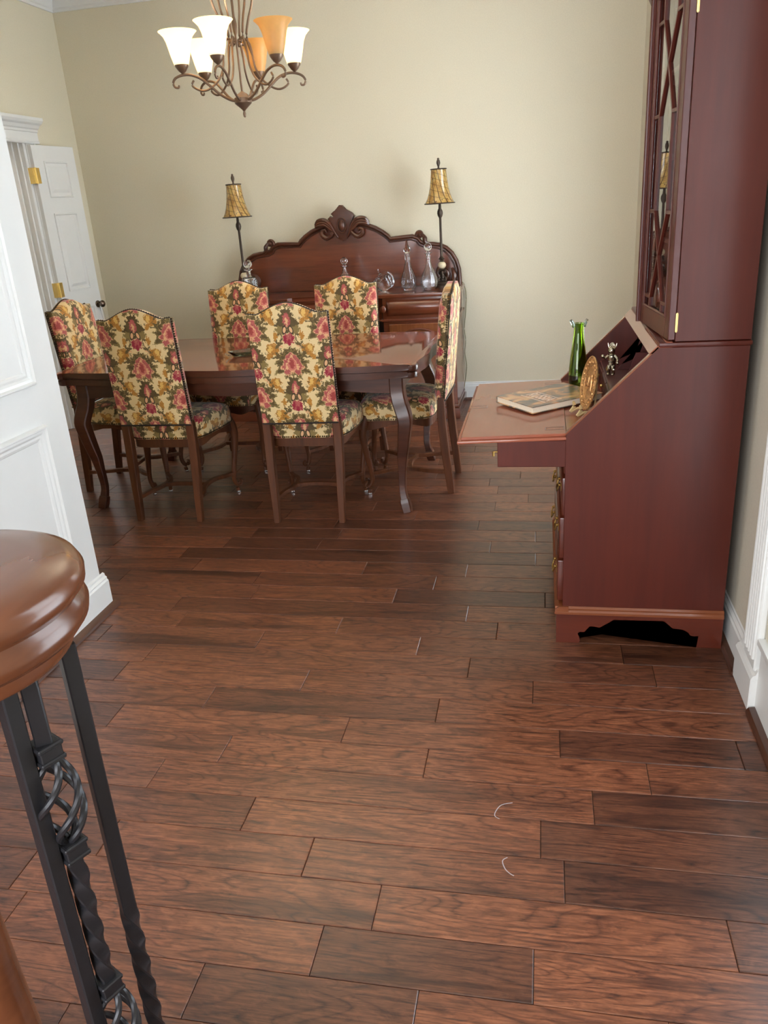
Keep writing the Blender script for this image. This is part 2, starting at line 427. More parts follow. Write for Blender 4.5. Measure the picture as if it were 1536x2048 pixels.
def mat_cover():
    t = NT('printed_book_cover'); co = t.node('ShaderNodeTexCoord', out=3)
    n = t.noise(t.mapping(co, scale=(1, 1.6, 1)), 9, 3, 0.5, 1.2)
    c = t.ramp(n, [(0.34, srgb(86, 82, 84)), (0.43, srgb(112, 98, 88)), (0.49, srgb(160, 120, 88)), (0.56, srgb(212, 150, 104)), (0.64, srgb(222, 184, 130)), (0.74, srgb(206, 116, 88))])
    t.bsdf(Base_Color=c, Roughness=0.3, Coat_Weight=0.4); return t.mat
M['cover'] = mat_cover()

def mat_plate():
    t = NT('embossed_brass'); co = t.node('ShaderNodeTexCoord', out=3)
    v = t.node('ShaderNodeTexVoronoi', Vector=co, Scale=95)
    n = t.noise(co, 60, 3)
    h = t.m('ADD', v, t.m('MULTIPLY', n, 0.5))
    c = t.ramp(h, [(0.3, srgb(120, 78, 44)), (0.75, srgb(210, 164, 108))])
    t.bsdf(Base_Color=c, Roughness=0.42, Metallic=0.7, Normal=t.bump(h, 0.6, 0.003)); return t.mat
M['plate'] = mat_plate()

# ------------------------------------------------------------------ the room
XL, XR, YB, ZC = -3.46, 0.625, 6.04, 3.02
YR = -2.3
def struct(name, bm, mat, parent=None, **k):
    o = link(name, bm, mat, parent, **k)
    if parent is None: o['kind'] = 'structure'
    return o

# floor: subfloor plus planks, each plank an object of its own
bm = B(); box(bm, -5.2, XR + .05, YR, 7.4, -0.06, -0.014); floor = struct('floor', bm, M['dark'], smooth=False)
W, Y0 = 0.123, 1.096
joints = {-2: [-0.919], -1: [-0.681, -0.23], 0: [-0.456, -0.008], 1: [-0.352, 0.389], 2: [-0.545], 3: [-0.741, 0.004], 4: [-1.059, 0.134], 5: [-0.901, -0.309, 0.282],
          6: [-1.317, -0.568], 7: [-1.05, -0.307], 8: [-0.763, -0.022], 9: [-1.38, -0.232, 0.356], 10: [-1.003, -0.419], 11: [-0.735, -0.153], 12: [-1.443, -0.27], 13: [-1.151, -0.568, 0.016],
          15: [-0.743, -0.305], 16: [-1.628, -0.023], 17: [-1.01], 18: [-0.026], 19: [-0.294], 21: [-0.229], 22: [-0.068], 24: [-0.28], 25: [-0.117], 26: [-0.39]}
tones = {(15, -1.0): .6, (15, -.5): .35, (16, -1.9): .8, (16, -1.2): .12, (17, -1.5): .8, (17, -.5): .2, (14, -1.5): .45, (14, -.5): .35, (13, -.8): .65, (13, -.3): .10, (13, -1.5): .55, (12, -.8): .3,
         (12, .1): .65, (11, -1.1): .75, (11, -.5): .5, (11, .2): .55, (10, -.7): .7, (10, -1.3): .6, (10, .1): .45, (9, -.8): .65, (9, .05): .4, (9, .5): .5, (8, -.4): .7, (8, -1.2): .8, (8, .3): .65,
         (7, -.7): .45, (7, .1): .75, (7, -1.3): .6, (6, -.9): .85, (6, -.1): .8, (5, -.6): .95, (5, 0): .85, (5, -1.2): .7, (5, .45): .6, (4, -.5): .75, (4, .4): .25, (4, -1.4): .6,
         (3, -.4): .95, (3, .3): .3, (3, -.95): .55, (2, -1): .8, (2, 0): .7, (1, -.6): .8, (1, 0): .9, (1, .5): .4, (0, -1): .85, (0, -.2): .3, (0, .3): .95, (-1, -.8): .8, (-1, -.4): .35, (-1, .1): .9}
planks = []
for k in range(-24, 41):
    y0 = Y0 + W * k; y1 = y0 + W
    xl = -3.62 if y1 > 2.5 or y0 < 1.25 else -1.9
    xr = XR
    js = sorted(joints.get(k, []))
    if not js: js = [rnd.uniform(-1.4, 0.2)]
    full = list(js)
    x = js[0]
    while x > xl + .35: x -= rnd.uniform(.42, .95); full.append(x)
    x = js[-1]
    while x < xr - .3: x += rnd.uniform(.45, .95); full.append(x)
    full = sorted(f for f in full if xl + .12 < f < xr - .08)
    ed = [xl] + full + [xr]
    for a, b in zip(ed[:-1], ed[1:]):
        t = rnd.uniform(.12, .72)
        for (kk, xx), tt in tones.items():
            if kk == k and a < xx < b: t = tt
        planks.append((k, a, min(b, xr), y0, y1, t))
def plank_bm(bm, L, Wd, cx=0, cy=0):
    g, c = .0007, .0018
    h = 0.0
    x0, x1, y0, y1 = cx - L / 2 + g, cx + L / 2 - g, cy - Wd / 2 + g * .8, cy + Wd / 2 - g * .8
    lo = [bm.verts.new((x, y, -0.014)) for x, y in ((x0, y0), (x1, y0), (x1, y1), (x0, y1))]
    mi = [bm.verts.new((x, y, -c * .7)) for x, y in ((x0, y0), (x1, y0), (x1, y1), (x0, y1))]
    hi = [bm.verts.new((x, y, 0)) for x, y in ((x0 + c, y0 + c), (x1 - c, y0 + c), (x1 - c, y1 - c), (x0 + c, y1 - c))]
    for r, s in ((lo, mi), (mi, hi)):
        for i in range(4): bm.faces.new((r[i], r[(i + 1) % 4], s[(i + 1) % 4], s[i]))
    bm.faces.new(hi)
def seen(a, b, y0, y1):
    return y1 > 0.9 and not (y0 > 5.5 and -2.3 < a and b < -.55)
vis = [p for p in planks if seen(*p[1:5])]
vis.sort(key=lambda p: p[3]); front = vis[:290]
rest = [p for p in planks if p not in front]
for (k, a, b, y0, y1, t) in front:
    bm = B(); plank_bm(bm, b - a, y1 - y0)
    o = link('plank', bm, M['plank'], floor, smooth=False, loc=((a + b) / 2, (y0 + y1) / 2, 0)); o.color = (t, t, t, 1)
bm = B()
for (k, a, b, y0, y1, t) in rest: plank_bm(bm, b - a, y1 - y0, (a + b) / 2, (y0 + y1) / 2)
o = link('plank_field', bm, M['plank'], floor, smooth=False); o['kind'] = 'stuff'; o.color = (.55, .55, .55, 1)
# white scuffs on the boards
for pts in ([(-.067, 1.641), (-.094, 1.63), (-.107, 1.607), (-.109, 1.589), (-.097, 1.58)], [(-.072, 1.457), (-.083, 1.445), (-.076, 1.422), (-.064, 1.409), (-.055, 1.404)]):
    bm = B(); sweep(bm, smoothpath([(x, y, .0007) for x, y in pts], 4), (.0012, .0004), 6); link('scuff', bm, M['wax'], floor)

# walls
def wall_with_hole(axis, pos, th, a0, a1, holes, mat, name):
    """wall in the plane axis=pos..pos+th, spanning a0..a1, full height, rectangular holes (b0,b1,z0,z1)"""
    bm = B(); xs = sorted({a0, a1, *[h[0] for h in holes], *[h[1] for h in holes]})
    def bx(b0, b1, z0, z1):
        if b1 - b0 < 1e-4 or z1 - z0 < 1e-4: return
        if axis == 'x': box(bm, min(pos, pos + th), max(pos, pos + th), b0, b1, z0, z1)
        else: box(bm, b0, b1, min(pos, pos + th), max(pos, pos + th), z0, z1)
    for b0, b1 in zip(xs[:-1], xs[1:]):
        h = next((h for h in holes if h[0] <= b0 + 1e-5 and h[1] >= b1 - 1e-5), None)
        if h: bx(b0, b1, 0, h[2]); bx(b0, b1, h[3], ZC)
        else: bx(b0, b1, 0, ZC)
    return struct(name, bm, mat, smooth=False)
wall_with_hole('y', YB, .12, XL - .16, XR + .12, [], M['wall'], 'wall_back')
wall_with_hole('x', XL, -.16, 2.58, YB, [(4.36, 5.36, -.01, 2.0)], M['wall'], 'wall_left')
wall_with_hole('x', XR, .12, YR, YB, [(0.95, 2.085, .24, 2.4), (3.92, 5.18, .24, 2.4)], M['wall_right'], 'wall_right')
wall_with_hole('y', YR, -.12, -3.74, XR + .12, [(-2.85, -.15, .35, 2.55)], M['wall_right'], 'wall_rear')
wall_with_hole('x', -3.62, -.12, YR, 2.44, [], M['wall_right'], 'wall_hall_side')
wall_with_hole('y', 2.58, -.14, -3.62, -2.06, [], M['wall'], 'wall_front')
bm = B(); box(bm, -5.2, XR + .12, YR - .12, 7.4, ZC, ZC + .1); struct('ceiling', bm, M['ceil'], smooth=False)
# kitchen behind the doorway
bm = B(); box(bm, -5.2, XL - .16, 6.9, 7.0, 0, ZC); box(bm, -5.3, -5.2, 3.6, 7.0, 0, ZC); box(bm, -5.2, XL - .16, 3.6, 3.7, 0, ZC); box(bm, XL - .16, XL - .1, YB, 7.0, 0, ZC)
struct('wall_kitchen', bm, M['trim'], smooth=False)

# crown mouldings
crown = [(0, 2.868), (.012, 2.868), (.012, 2.885), (.022, 2.893), (.026, 2.915), (.045, 2.945), (.075, 2.962), (.092, 2.985), (.098, 2.99), (.098, 3.01), (.11, 3.01), (.11, ZC), (0, ZC)]
bm = B(); prism(bm, [(YB - a, z) for a, z in crown], XL, XR, 'x'); struct('trim_1', bm, M['trim'], angle=25)
bm = B(); prism(bm, [(XL + a, z) for a, z in crown], 2.58, YB, 'y'); struct('trim_2', bm, M['trim'], angle=25)
bm = B(); prism(bm, [(XR - a, z) for a, z in crown], YR, YB, 'y'); struct('trim_3', bm, M['trim'], angle=25)
# baseboards
base = [(0, 0), (.014, 0), (.014, .105), (.010, .112), (.010, .118), (.004, .128), (.004, .135), (0, .138)]
shoe = [(.014, 0), (.036, 0), (.035, .010), (.029, .017), (.014, .020)]
def skirting(name, axis, pos, sgn, a0, a1):
    f = lambda pr: [(pos + sgn * a, z) for a, z in pr]
    bm = B(); prism(bm, f(base), a0, a1, axis); o = struct(name, bm, M['trim'], angle=25)
    bm = B(); prism(bm, f(shoe), a0, a1, axis); link('shoe_moulding', bm, M['shoe'], o)
skirting('baseboard_back', 'x', YB, -1, XL, XR)
skirting('baseboard_right', 'y', XR, -1, 2.29, YB)
skirting('baseboard_left', 'y', XL, 1, 5.47, YB)
skirting('baseboard_left_1', 'y', XL, 1, 2.6, 4.25)

# right window: fluted casing, plinth, panel, glass
win = thing('window_1', None, None); win['kind'] = 'structure'
bm = B()
box(bm, XR - .022, XR, 2.115, 2.235, .125, 2.45, .004)
for i in range(5): 
    y = 2.131 + i * .022
    sweep(bm, [(XR - .022, y, .16), (XR - .022, y, 2.42)], (.008, .007), 8)
link('casing', bm, M['trim'], win, angle=25)
bm = B(); box(bm, XR - .031, XR, 2.10, 2.295, 0, .108, .002); prism(bm, [(XR, .108), (XR - .031, .108), (XR - .026, .118), (XR - .018, .122), (XR - .014, .134), (XR, .138)], 2.10, 2.292, 'y')
link('plinth_block', bm, M['trim'], win, angle=25)
bm = B(); box(bm, XR - .012, XR + .02, .9, 2.10, 0, .215, .001); box(bm, XR - .022, XR + .07, .9, 2.115, .215, .236, .004, 2)
link('apron_panel', bm, M['trim'], win, angle=25)
bm = B(); prism(bm, [(XR + .002 - .014 + a, z) for a, z in [(-.0, 0), (-.024, 0), (-.023, .010), (-.017, .017), (0, .020)]], -2.2, 2.094, 'y'); link('shoe_moulding', bm, M['shoe'], win)
bm = B(); box(bm, XR - .022, XR, .80, .935, 0, 2.45, .004); box(bm, XR - .03, XR, .76, 2.28, 2.40, 2.56, .01)
link('casing', bm, M['trim'], win, angle=25)
bm = B()
for (a, b, c, d) in ((.95, 2.085, .24, .29), (.95, 2.085, 2.34, 2.4), (.95, 1.0, .24, 2.4), (2.035, 2.085, .24, 2.4), (.95, 2.085, 1.30, 1.34)): box(bm, XR + .05, XR + .085, a, b, c, d, .004)
link('sash', bm, M['trim'], win, angle=25)
for z0, z1 in ((.285, 1.305), (1.335, 2.345)):
    bm = B(); box(bm, XR + .065, XR + .069, .995, 2.04, z0, z1); link('pane', bm, M['pane'], win, smooth=False)

w2 = thing('window_2', None, None); w2['kind'] = 'structure'
bm = B()
for (a, b, c, d) in ((3.92, 5.18, .24, .29), (3.92, 5.18, 2.34, 2.4), (3.92, 3.97, .24, 2.4), (5.13, 5.18, .24, 2.4), (3.92, 5.18, 1.30, 1.34)): box(bm, XR + .05, XR + .085, a, b, c, d, .004)
link('sash', bm, M['trim'], w2, angle=25)
bm = B()
for (a, b, c, d) in ((3.80, 3.92, .13, 2.45), (5.18, 5.30, .13, 2.45), (3.78, 5.32, 2.40, 2.56), (3.80, 5.30, .14, .24)): box(bm, XR - .022, XR, a, b, c, d, .004)
link('casing', bm, M['trim'], w2, angle=25)
for z0, z1 in ((.285, 1.305), (1.335, 2.345)):
    bm = B(); box(bm, XR + .065, XR + .069, 3.965, 5.135, z0, z1); link('pane', bm, M['pane'], w2, smooth=False)

# panelled jamb of the wide opening on the left
jx = -1.725
bm = B(); box(bm, -2.06, jx, 1.28, 2.58, 0, ZC); j = struct('wall_jamb', bm, M['trim'], smooth=False)
def framed(bm, x, y0, y1, z0, z1, w=.052, d=.020, sgn=1):
    """moulded frame on a wall facing +x: stepped picture-rail profile round a panel"""
    prof = [(0, 0), (.002, d * .55), (.006, d), (.011, d), (.015, d * .6), (.024, d * .55), (.032, d * .32), (.040, d * .36), (w - .004, d * .2), (w, 0)]
    loops = []
    for (o, h) in prof:
        loops.append([bm.verts.new((x + sgn * (h - .0005), yy, zz)) for yy, zz in ((y0 + o, z0 + o), (y1 - o, z0 + o), (y1 - o, z1 - o), (y0 + o, z1 - o))])
    for a, b in zip(loops[:-1], loops[1:]):
        for i in range(4): bm.faces.new((a[i], a[(i + 1) % 4], b[(i + 1) % 4], b[i]))
for (z0, z1) in ((.945, 2.35), (.25, .805)):
    bm = B(); framed(bm, jx, 1.45, 2.437, z0, z1); link('panel_moulding', bm, M['trim'], j, angle=15)
bm = B(); prism(bm, [(jx + a, z) for a, z in [(0, 0), (.02, 0), (.02, .115), (.014, .122), (.016, .128), (.008, .136), (.008, .144), (0, .148)]], 1.26, 2.602, 'y'); link('plinth', bm, M['trim'], j, angle=25)
bm = B(); prism(bm, [(jx + .018 + a, z) for a, z in [(0, 0), (.028, 0), (.027, .010), (.018, .018), (0, .021)]], 1.25, 2.615, 'y'); link('shoe_moulding', bm, M['shoe'], j)

# left doorway: jamb lining, casing, entablature
tr = thing('trim_4', None, None); tr['kind'] = 'structure'
bm = B(); box(bm, XL - .19, XL + .006, 5.335, 5.362, .0, 2.0, .002)
box(bm, XL - .11, XL - .07, 5.322, 5.338, 0, 2.0, .003)
for dx in (-.15, -.03): sweep(bm, [(XL + dx, 5.335, 0.0), (XL + dx, 5.335, 2.0)], (.009, .006), 8)
link('jamb_lining', bm, M['trim'], tr, angle=25)
bm = B(); box(bm, XL - .19, XL + .006, 4.36, 4.385, 0, 2.0, .002); link('jamb_lining', bm, M['trim'], tr, angle=25)
bm = B(); box(bm, XL, XL + .02, 5.36, 5.46, 0, 2.0, .004); box(bm, XL, XL + .026, 5.44, 5.46, 0, 2.0, .003); link('casing', bm, M['trim'], tr, angle=25)
bm = B(); box(bm, XL, XL + .02, 4.26, 4.36, 0, 2.0, .004); box(bm, XL, XL + .026, 4.26, 4.28, 0, 2.0, .003); link('casing', bm, M['trim'], tr, angle=25)
ent = [(0, 1.985), (.03, 1.985), (.034, 1.992), (.034, 2.0), (.028, 2.004), (.028, 2.055), (.034, 2.058), (.036, 2.072), (.048, 2.08), (.058, 2.098), (.078, 2.108), (.09, 2.124), (.09, 2.142), (0, 2.145)]
bm = B(); prism(bm, [(XL + a, z) for a, z in ent], 4.2, 5.50, 'y'); link('entablature', bm, M['trim'], tr, angle=25)

# the narrow door leaf folded back against the left wall
door = thing('door_1', None, None, loc=(-3.412, 5.358, 0)); door['kind'] = 'structure'
door.rotation_euler = (0, 0, math.atan2(-.058, .43))       # local +y runs from hinge to free edge
LW = .435
bm = B(); box(bm, -.034, 0, 0, LW, .012, 1.975, .002); link('leaf', bm, M['trim'], door, angle=25)
for (z0, z1) in ((1.64, 1.875), (1.0, 1.535), (.20, .87)):
    bm = B()
    y0, y1 = .095, LW - .095
    loops = []
    for (o_, h) in [(0, .0005), (.002, .009), (.009, .009), (.014, .0008), (.03, .0008), (.05, .007)]:
        loops.append([bm.verts.new((h, yy, zz)) for yy, zz in ((y0 + o_, z0 + o_), (y1 - o_, z0 + o_), (y1 - o_, z1 - o_), (y0 + o_, z1 - o_))])
    for a, b in zip(loops[:-1], loops[1:]):
        for i in range(4): bm.faces.new((a[i], a[(i + 1) % 4], b[(i + 1) % 4], b[i]))
    bm.faces.new(loops[-1]); link('panel', bm, M['trim'], door, angle=15)
for z in (1.78, 1.02, .2):
    bm = B(); box(bm, -.032, .0005, -.0035, -.001, z - .05, z + .05, .0005); box(bm, .001, .0035, -.001, .035, z - .05, z + .05)
    sweep(bm, [(.004, -.004, z - .052), (.004, -.004, z + .052)], .006, 10)
    box(bm, -.055, -.002, -.026, -.0225, z - .05, z + .05)
    box(bm, -.012, .004, -.024, -.002, z - .05, z + .05, .001)
    link('hinge', bm, M['brass'], door)
bm = B()
for (r, x0, x1) in ((.026, 0, .006), (.010, .006, .03)): sweep(bm, [(x0, LW - .05, .875), (x1, LW - .05, .875)], r, 16)
sphere(bm, (.045, LW - .05, .875), .026, 18, 12, .75, 1, 1); kn = link('door_knob', bm, M['steel'], door)
bm = B(); sweep(bm, smoothpath([(.02, LW - .045, .86), (.022, LW - .02, .80), (.015, LW - .01, .72), (.012, LW - .03, .66)], 5), .0012, 6); sweep(bm, smoothpath([(.02, LW - .055, .86), (.02, LW - .05, .79), (.016, LW - .03, .72), (.012, LW - .03, .66)], 5), .0012, 6)
link('string', bm, M['string'], kn)

# ------------------------------------------------------------------ kitchen glimpse
kb = thing('base_cabinet', 'cream panelled kitchen base cabinet glimpsed through the left doorway', 'cabinet', (-4.2, 6.35, 0))
bm = B(); box(bm, -.5, .5, 0, .5, .1, .84, .003); link('body', bm, M['cream'], kb)
bm = B(); box(bm, -.48, .48, .03, .45, 0, .1); link('toe_kick', bm, M['dark'], kb, smooth=False)
bm = B(); box(bm, -.52, .52, -.03, .5, .84, .875, .004); link('countertop', bm, M['tan'], kb)
for x0 in (-.48, -.155, .17):
    bm = B(); box(bm, x0, x0 + .31, -.018, 0, .14, .82, .003); box(bm, x0 + .05, x0 + .26, -.026, -.017, .19, .77, .006); link('door', bm, M['cream'], kb)
cm = thing('coffee_maker', 'black coffee maker with gold band on the kitchen counter through the doorway', 'appliance', (-4.19, 6.5, .8755))
bm = B(); box(bm, -.10, .10, -.02, .14, .02, .34, .012, 2); box(bm, -.10, .10, -.14, -.02, .24, .34, .01, 2); link('housing', bm, M['black'], cm)
bm = B(); box(bm, -.11, .11, -.15, .15, 0, .03, .006); link('base', bm, M['black'], cm)
bm = B(); box(bm, -.108, .108, -.15, .145, .34, .39, .006); link('band', bm, M['brass'], cm)
bm = B(); lathe(bm, [(.05, .032), (.072, .06), (.07, .13), (.045, .18), (.05, .2)], 24, (0, -.07, 0)); link('carafe', bm, M['tan'], cm)

# ------------------------------------------------------------------ dining chairs
def back_top(x):
    a = abs(x) / .187
    if a > .80: return 1.020 + .004 * (a - .8) / .2
    t = (1 - a / .80); s = t * t * (3 - 2 * t)
    return 1.018 + .050 * (s ** .75)
def uvset(bm, f):
    l = bm.loops.layers.uv.new('UVMap')
    for fc in bm.faces:
        for lp in fc.loops: lp[l].uv = f(lp.vert.co, fc)
def seat_outline(n=48, s=1.0, inset=0.0):
    out = []
    for i in range(n):
        a = 2 * PI * i / n; c, s_ = math.cos(a), math.sin(a)
        e = 0.30
        x = math.copysign(abs(c) ** e, c); y = math.copysign(abs(s_) ** e, s_)
        x, y = x * 1, y * 1
        hw = .192 + (.238 - .192) * (y + 1) / 2 + .006 * (1 - y * y)
        bulge = .020 * (1 - x * x) * (1 if y > 0 else 0)
        X = x * (hw - inset) * s; Y = (.034 + y * (.188 - inset) + bulge * max(y, 0))
        Y = .034 + (Y - .034) * s
        out.append((X, Y))
    return out
def make_chair():
    t = thing('dining_chair', '', 'chair')
    # backrest
    bm = B(); nx, nz = 22, 26; F = []; K = []
    for i in range(nx + 1):
        x = -.187 + .374 * i / nx; top = back_top(x); f, k = [], []
        for jn in range(nz + 1):
            z = .506 + (top - .506) * jn / nz
            yc = -.195 - .055 * (z - .506) / .56
            a = 1 - abs(x / .187) ** 6; b = 1 - abs((z - .506) / (top - .506) * 2 - 1) ** 8
            ed = (max(a, 0) * max(b, 0)) ** .5
            f.append(bm.verts.new((x, yc + .020 + .022 * ed, z))); k.append(bm.verts.new((x, yc - .024 - .008 * ed, z)))
        F.append(f); K.append(k)
    for i in range(nx):
        for jn in range(nz):
            bm.faces.new((F[i][jn], F[i + 1][jn], F[i + 1][jn + 1], F[i][jn + 1]))
            bm.faces.new((K[i][jn], K[i][jn + 1], K[i + 1][jn + 1], K[i + 1][jn]))
        bm.faces.new((F[i][nz], F[i + 1][nz], K[i + 1][nz], K[i][nz])); bm.faces.new((F[i][0], K[i][0], K[i + 1][0], F[i + 1][0]))
    for jn in range(nz):
        bm.faces.new((F[0][jn], F[0][jn + 1], K[0][jn + 1], K[0][jn])); bm.faces.new((F[nx][jn], K[nx][jn], K[nx][jn + 1], F[nx][jn + 1]))
    bm.normal_update()
    uvset(bm, lambda c, f: (c.x + (c.y + .2) * .8 * (1 if abs(f.normal.x) > .7 else 0), c.z - .80))
    link('backrest', bm, M['damask'], t, angle=50)
    # nail trim round the back edge
    bm = B(); pts = []
    zs = [.512 + i * .0115 for i in range(45)]
    yk = lambda z: -.195 - .055 * (z - .506) / .56 - .021
    for sx in (-1, 1):
        for z in zs: pts.append((sx * .1885, yk(z) + .012, z))
    for i in range(34):
        x = -.18 + .36 * i / 33; z = back_top(x); pts.append((x, yk(z) + .010, z + .001))
    for p in pts: bmesh.ops.create_icosphere(bm, subdivisions=1, radius=.0056, matrix=Matrix.Translation(p))
    o = link('back_nail_trim', bm, M['nail'], t); o['kind'] = 'stuff'
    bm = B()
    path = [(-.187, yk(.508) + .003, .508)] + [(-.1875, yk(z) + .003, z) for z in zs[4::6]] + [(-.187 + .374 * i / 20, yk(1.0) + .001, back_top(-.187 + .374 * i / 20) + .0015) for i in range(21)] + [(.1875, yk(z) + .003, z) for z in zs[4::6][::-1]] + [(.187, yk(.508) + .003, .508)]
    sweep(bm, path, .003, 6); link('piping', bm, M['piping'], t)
    bm = B(); sweep(bm, [(-.186, -.222, .5055), (0, -.2275, .5055), (.186, -.222, .5055)], (.0035, .003), 6); sweep(bm, [(-.184, -.200, .503), (.184, -.200, .503)], (.022, .004), sq=True); link('bottom_welt_shade', bm, M['piping'], t)  # dark welt and underside strip, added in place of the shadow over the seat
    # seat cushion
    bm = B(); R = []
    for (z, s, ins) in ((.412, 1, 0), (.470, 1.0, 0), (.492, .985, 0), (.506, .94, 0), (.518, .80, 0), (.527, .55, 0), (.530, .25, 0)):
        R.append([bm.verts.new((x, y, z)) for x, y in seat_outline(48, s)])
    for a, b in zip(R[:-1], R[1:]):
        for i in range(48): bm.faces.new((a[i], a[(i + 1) % 48], b[(i + 1) % 48], b[i]))
    bm.faces.new(R[-1]); bm.faces.new(R[0][::-1])
    uvset(bm, lambda c, f: (c.x, c.y + (.5 - c.z) * (1.0 if c.y > .1 else (-1 if c.y < -.1 else 0)) + .055) if abs(c.x) < .17 or c.z > .5 else (c.x + math.copysign((.5 - c.z), c.x), c.y + .055))
    link('seat', bm, M['damask'], t, angle=60)
    bm = B(); ol = seat_outline(96)
    last = None
    for p in ol + ol[:1]:
        if last is not None:
            d = math.hypot(p[0] - last[0], p[1] - last[1]); n = max(1, round(d / .0125))
            for q in range(n):
                x = last[0] + (p[0] - last[0]) * q / n; y = last[1] + (p[1] - last[1]) * q / n
                bmesh.ops.create_icosphere(bm, subdivisions=1, radius=.0046, matrix=Matrix.Translation((x, y, .4175)))
        last = p
    o = link('seat_nail_trim', bm, M['nail'], t); o['kind'] = 'stuff'
    # seat rail
    bm = B(); o1 = seat_outline(96, 1.0, .006); o2 = seat_outline(96, 1.0, .034); r = []
    def zb(x, y):
        if y < -.12: return .368
        if abs(x) > .17 and y < .19: return .376 - .016 * math.cos((y + .18) / .38 * 2 * PI)
        return .372 + .014 * math.cos(x / .2 * 2 * PI)
    A = [bm.verts.new((x, y, .413)) for x, y in o1]; Bv = [bm.verts.new((x, y, zb(x, y))) for x, y in o1]
    Cv = [bm.verts.new((x, y, zb(x, y))) for x, y in o2]; D = [bm.verts.new((x, y, .413)) for x, y in o2]
    for i in range(96):
        k = (i + 1) % 96
        for p, q in ((A, Bv), (Bv, Cv), (Cv, D), (D, A)): bm.faces.new((p[i], p[k], q[k], q[i]))
    link('seat_frame', bm, M['chairwood'], t, angle=40)
    # legs
    for sx in (-1, 1):
        bm = B(); pts = smoothpath([(sx * .166, -.232, 0), (sx * .168, -.220, .13), (sx * .172, -.205, .28), (sx * .173, -.196, .42), (sx * .173, -.198, .52)], 5)
        sweep(bm, pts, lerpl([(.014, .016), (.017, .019), (.020, .021), (.021, .020), (.020, .016)], len(pts)), sq=True, ref=(0, 1, 0)); link('leg', bm, M['chairwood'], t, angle=30)
        bm = B(); pts = smoothpath([(sx * .200, .190, .428), (sx * .214, .206, .385), (sx * .219, .214, .33), (sx * .213, .205, .24), (sx * .202, .190, .15), (sx * .197, .184, .09), (sx * .200, .194, .055), (sx * .208, .208, .04)], 4)
        sweep(bm, pts, lerpl([.027, .025, .022, .0165, .014, .0125, .0125, .010], len(pts)), 10, ref=(sx, -1, 0)); 
        l = link('leg', bm, M['chairwood'], t, angle=60)
        bm = B(); 
        c = Vector((sx * .213, .214, .054)); 
        sp = [c + Vector((sx * .7 * math.sin(a), .7 * math.sin(a), math.cos(a))) * (.017 - .0022 * a / 1.2) for a in [i * .5 for i in range(11)]]
        sweep(bm, sp, (.006, .011), 8, ref=(1, -sx, 0)); sphere(bm, c, .009, 10, 8)
        sweep(bm, [(sx * .203, .199, .03), (sx * .206, .203, .010)], .011, 10); link('scroll_foot', bm, M['chairwood'], l, angle=50)
        bm = B(); lathe(bm, [(.010, 0), (.012, .004), (.011, .011)], 14, (sx * .206, .203, 0)); link('glide', bm, M['glide'], l)
        # curved side stretcher
        bm = B(); pts = smoothpath([(sx * .168, -.215, .118), (sx * .150, -.12, .118), (sx * .120, -.02, .118), (sx * .128, .08, .118), (sx * .172, .14, .118), (sx * .198, .186, .118)], 5)
        sweep(bm, pts, (.012, .010), sq=True); link('stretcher', bm, M['chairwood'], t, angle=35)
    bm = B(); sweep(bm, smoothpath([(-.122, -.01, .118), (-.06, .002, .120), (0, .006, .120), (.06, .002, .120), (.122, -.01, .118)], 4), (.011, .010), sq=True); link('stretcher', bm, M['chairwood'], t, angle=35)
    return t
ch = make_chair()
G = 'floral upholstered dining chairs round the table'
spots = [(-1.137, 3.745, 0.03, 'floral velvet dining chair with its back to us, right one of the front two'),
         (-1.872, 3.742, -0.01, 'floral velvet dining chair with its back to us, left one of the front two'),
         (-.700, 4.115, PI / 2 - .02, 'floral velvet dining chair seen side-on at the right end of the table'),
         (-1.83, 4.50, PI, 'floral velvet dining chair behind the table, under the left buffet lamp'),
         (-1.155, 4.50, PI, 'floral velvet dining chair behind the table, in front of the middle of the sideboard'),
         (-2.345, 4.105, -PI / 2 - .03, 'floral velvet dining chair at the left end of the table, beside the open door leaf')]
for i, (x, y, a, lab) in enumerate(spots):
    o = ch if i == 0 else copy_tree(ch)
    o.location = (x, y, 0); o.rotation_euler = (0, 0, a); o['label'] = lab; o['group'] = G

# ------------------------------------------------------------------ dining table
tb = thing('dining_table', 'long walnut draw-leaf dining table with serpentine edge and cabriole legs', 'table', (-1.5, 4.10, 0), -.012)
def table_outline(inset=0):
    hx, hy = .945 - inset, .505 - inset; pts = []
    # start front-right corner going counter-clockwise
    half = []
    def side(n, f):
        for i in range(n): half.append(f(i / n))
    def front(t):
        x = -(hx - .05) + 2 * (hx - .05) * t
        return (x, -(hy + .022 * math.cos(x / hx * PI * .5) ** 1 + .012 * math.cos(x / hx * 3 * PI)) + .02)
    fr = [front(i / 40) for i in range(41)]
    def right(t):
        y = -(hy - .055) + 2 * (hy - .055) * t
        return (hx - .018 + .020 * math.cos(y / hy * PI * .5) - .012 * math.cos(y / hy * 2.6 * PI) * .6, y)
    rt = [right(i / 24) for i in range(25)]
    def corner(cx, cy, a0):
        return [(cx + .038 * math.cos(a0 + PI / 2 * k / 6), cy + .038 * math.sin(a0 + PI / 2 * k / 6)) for k in range(7)]
    pts += fr + corner(hx - .045, -(hy - .045), -PI / 2) + rt + corner(hx - .045, hy - .045, 0)
    pts += [(-x, -y) for x, y in fr] + [(-x, -y) for x, y in corner(hx - .045, -(hy - .045), -PI / 2)] + [(-x, -y) for x, y in rt] + [(-x, -y) for x, y in corner(hx - .045, hy - .045, 0)]
    return pts
bm = B(); prism(bm, table_outline(0), .722, .7525, 'z', .010, 3); tt = link('tabletop', bm, M['tablewood'], tb, angle=30); tt.data.materials.append(M['tabletop'])
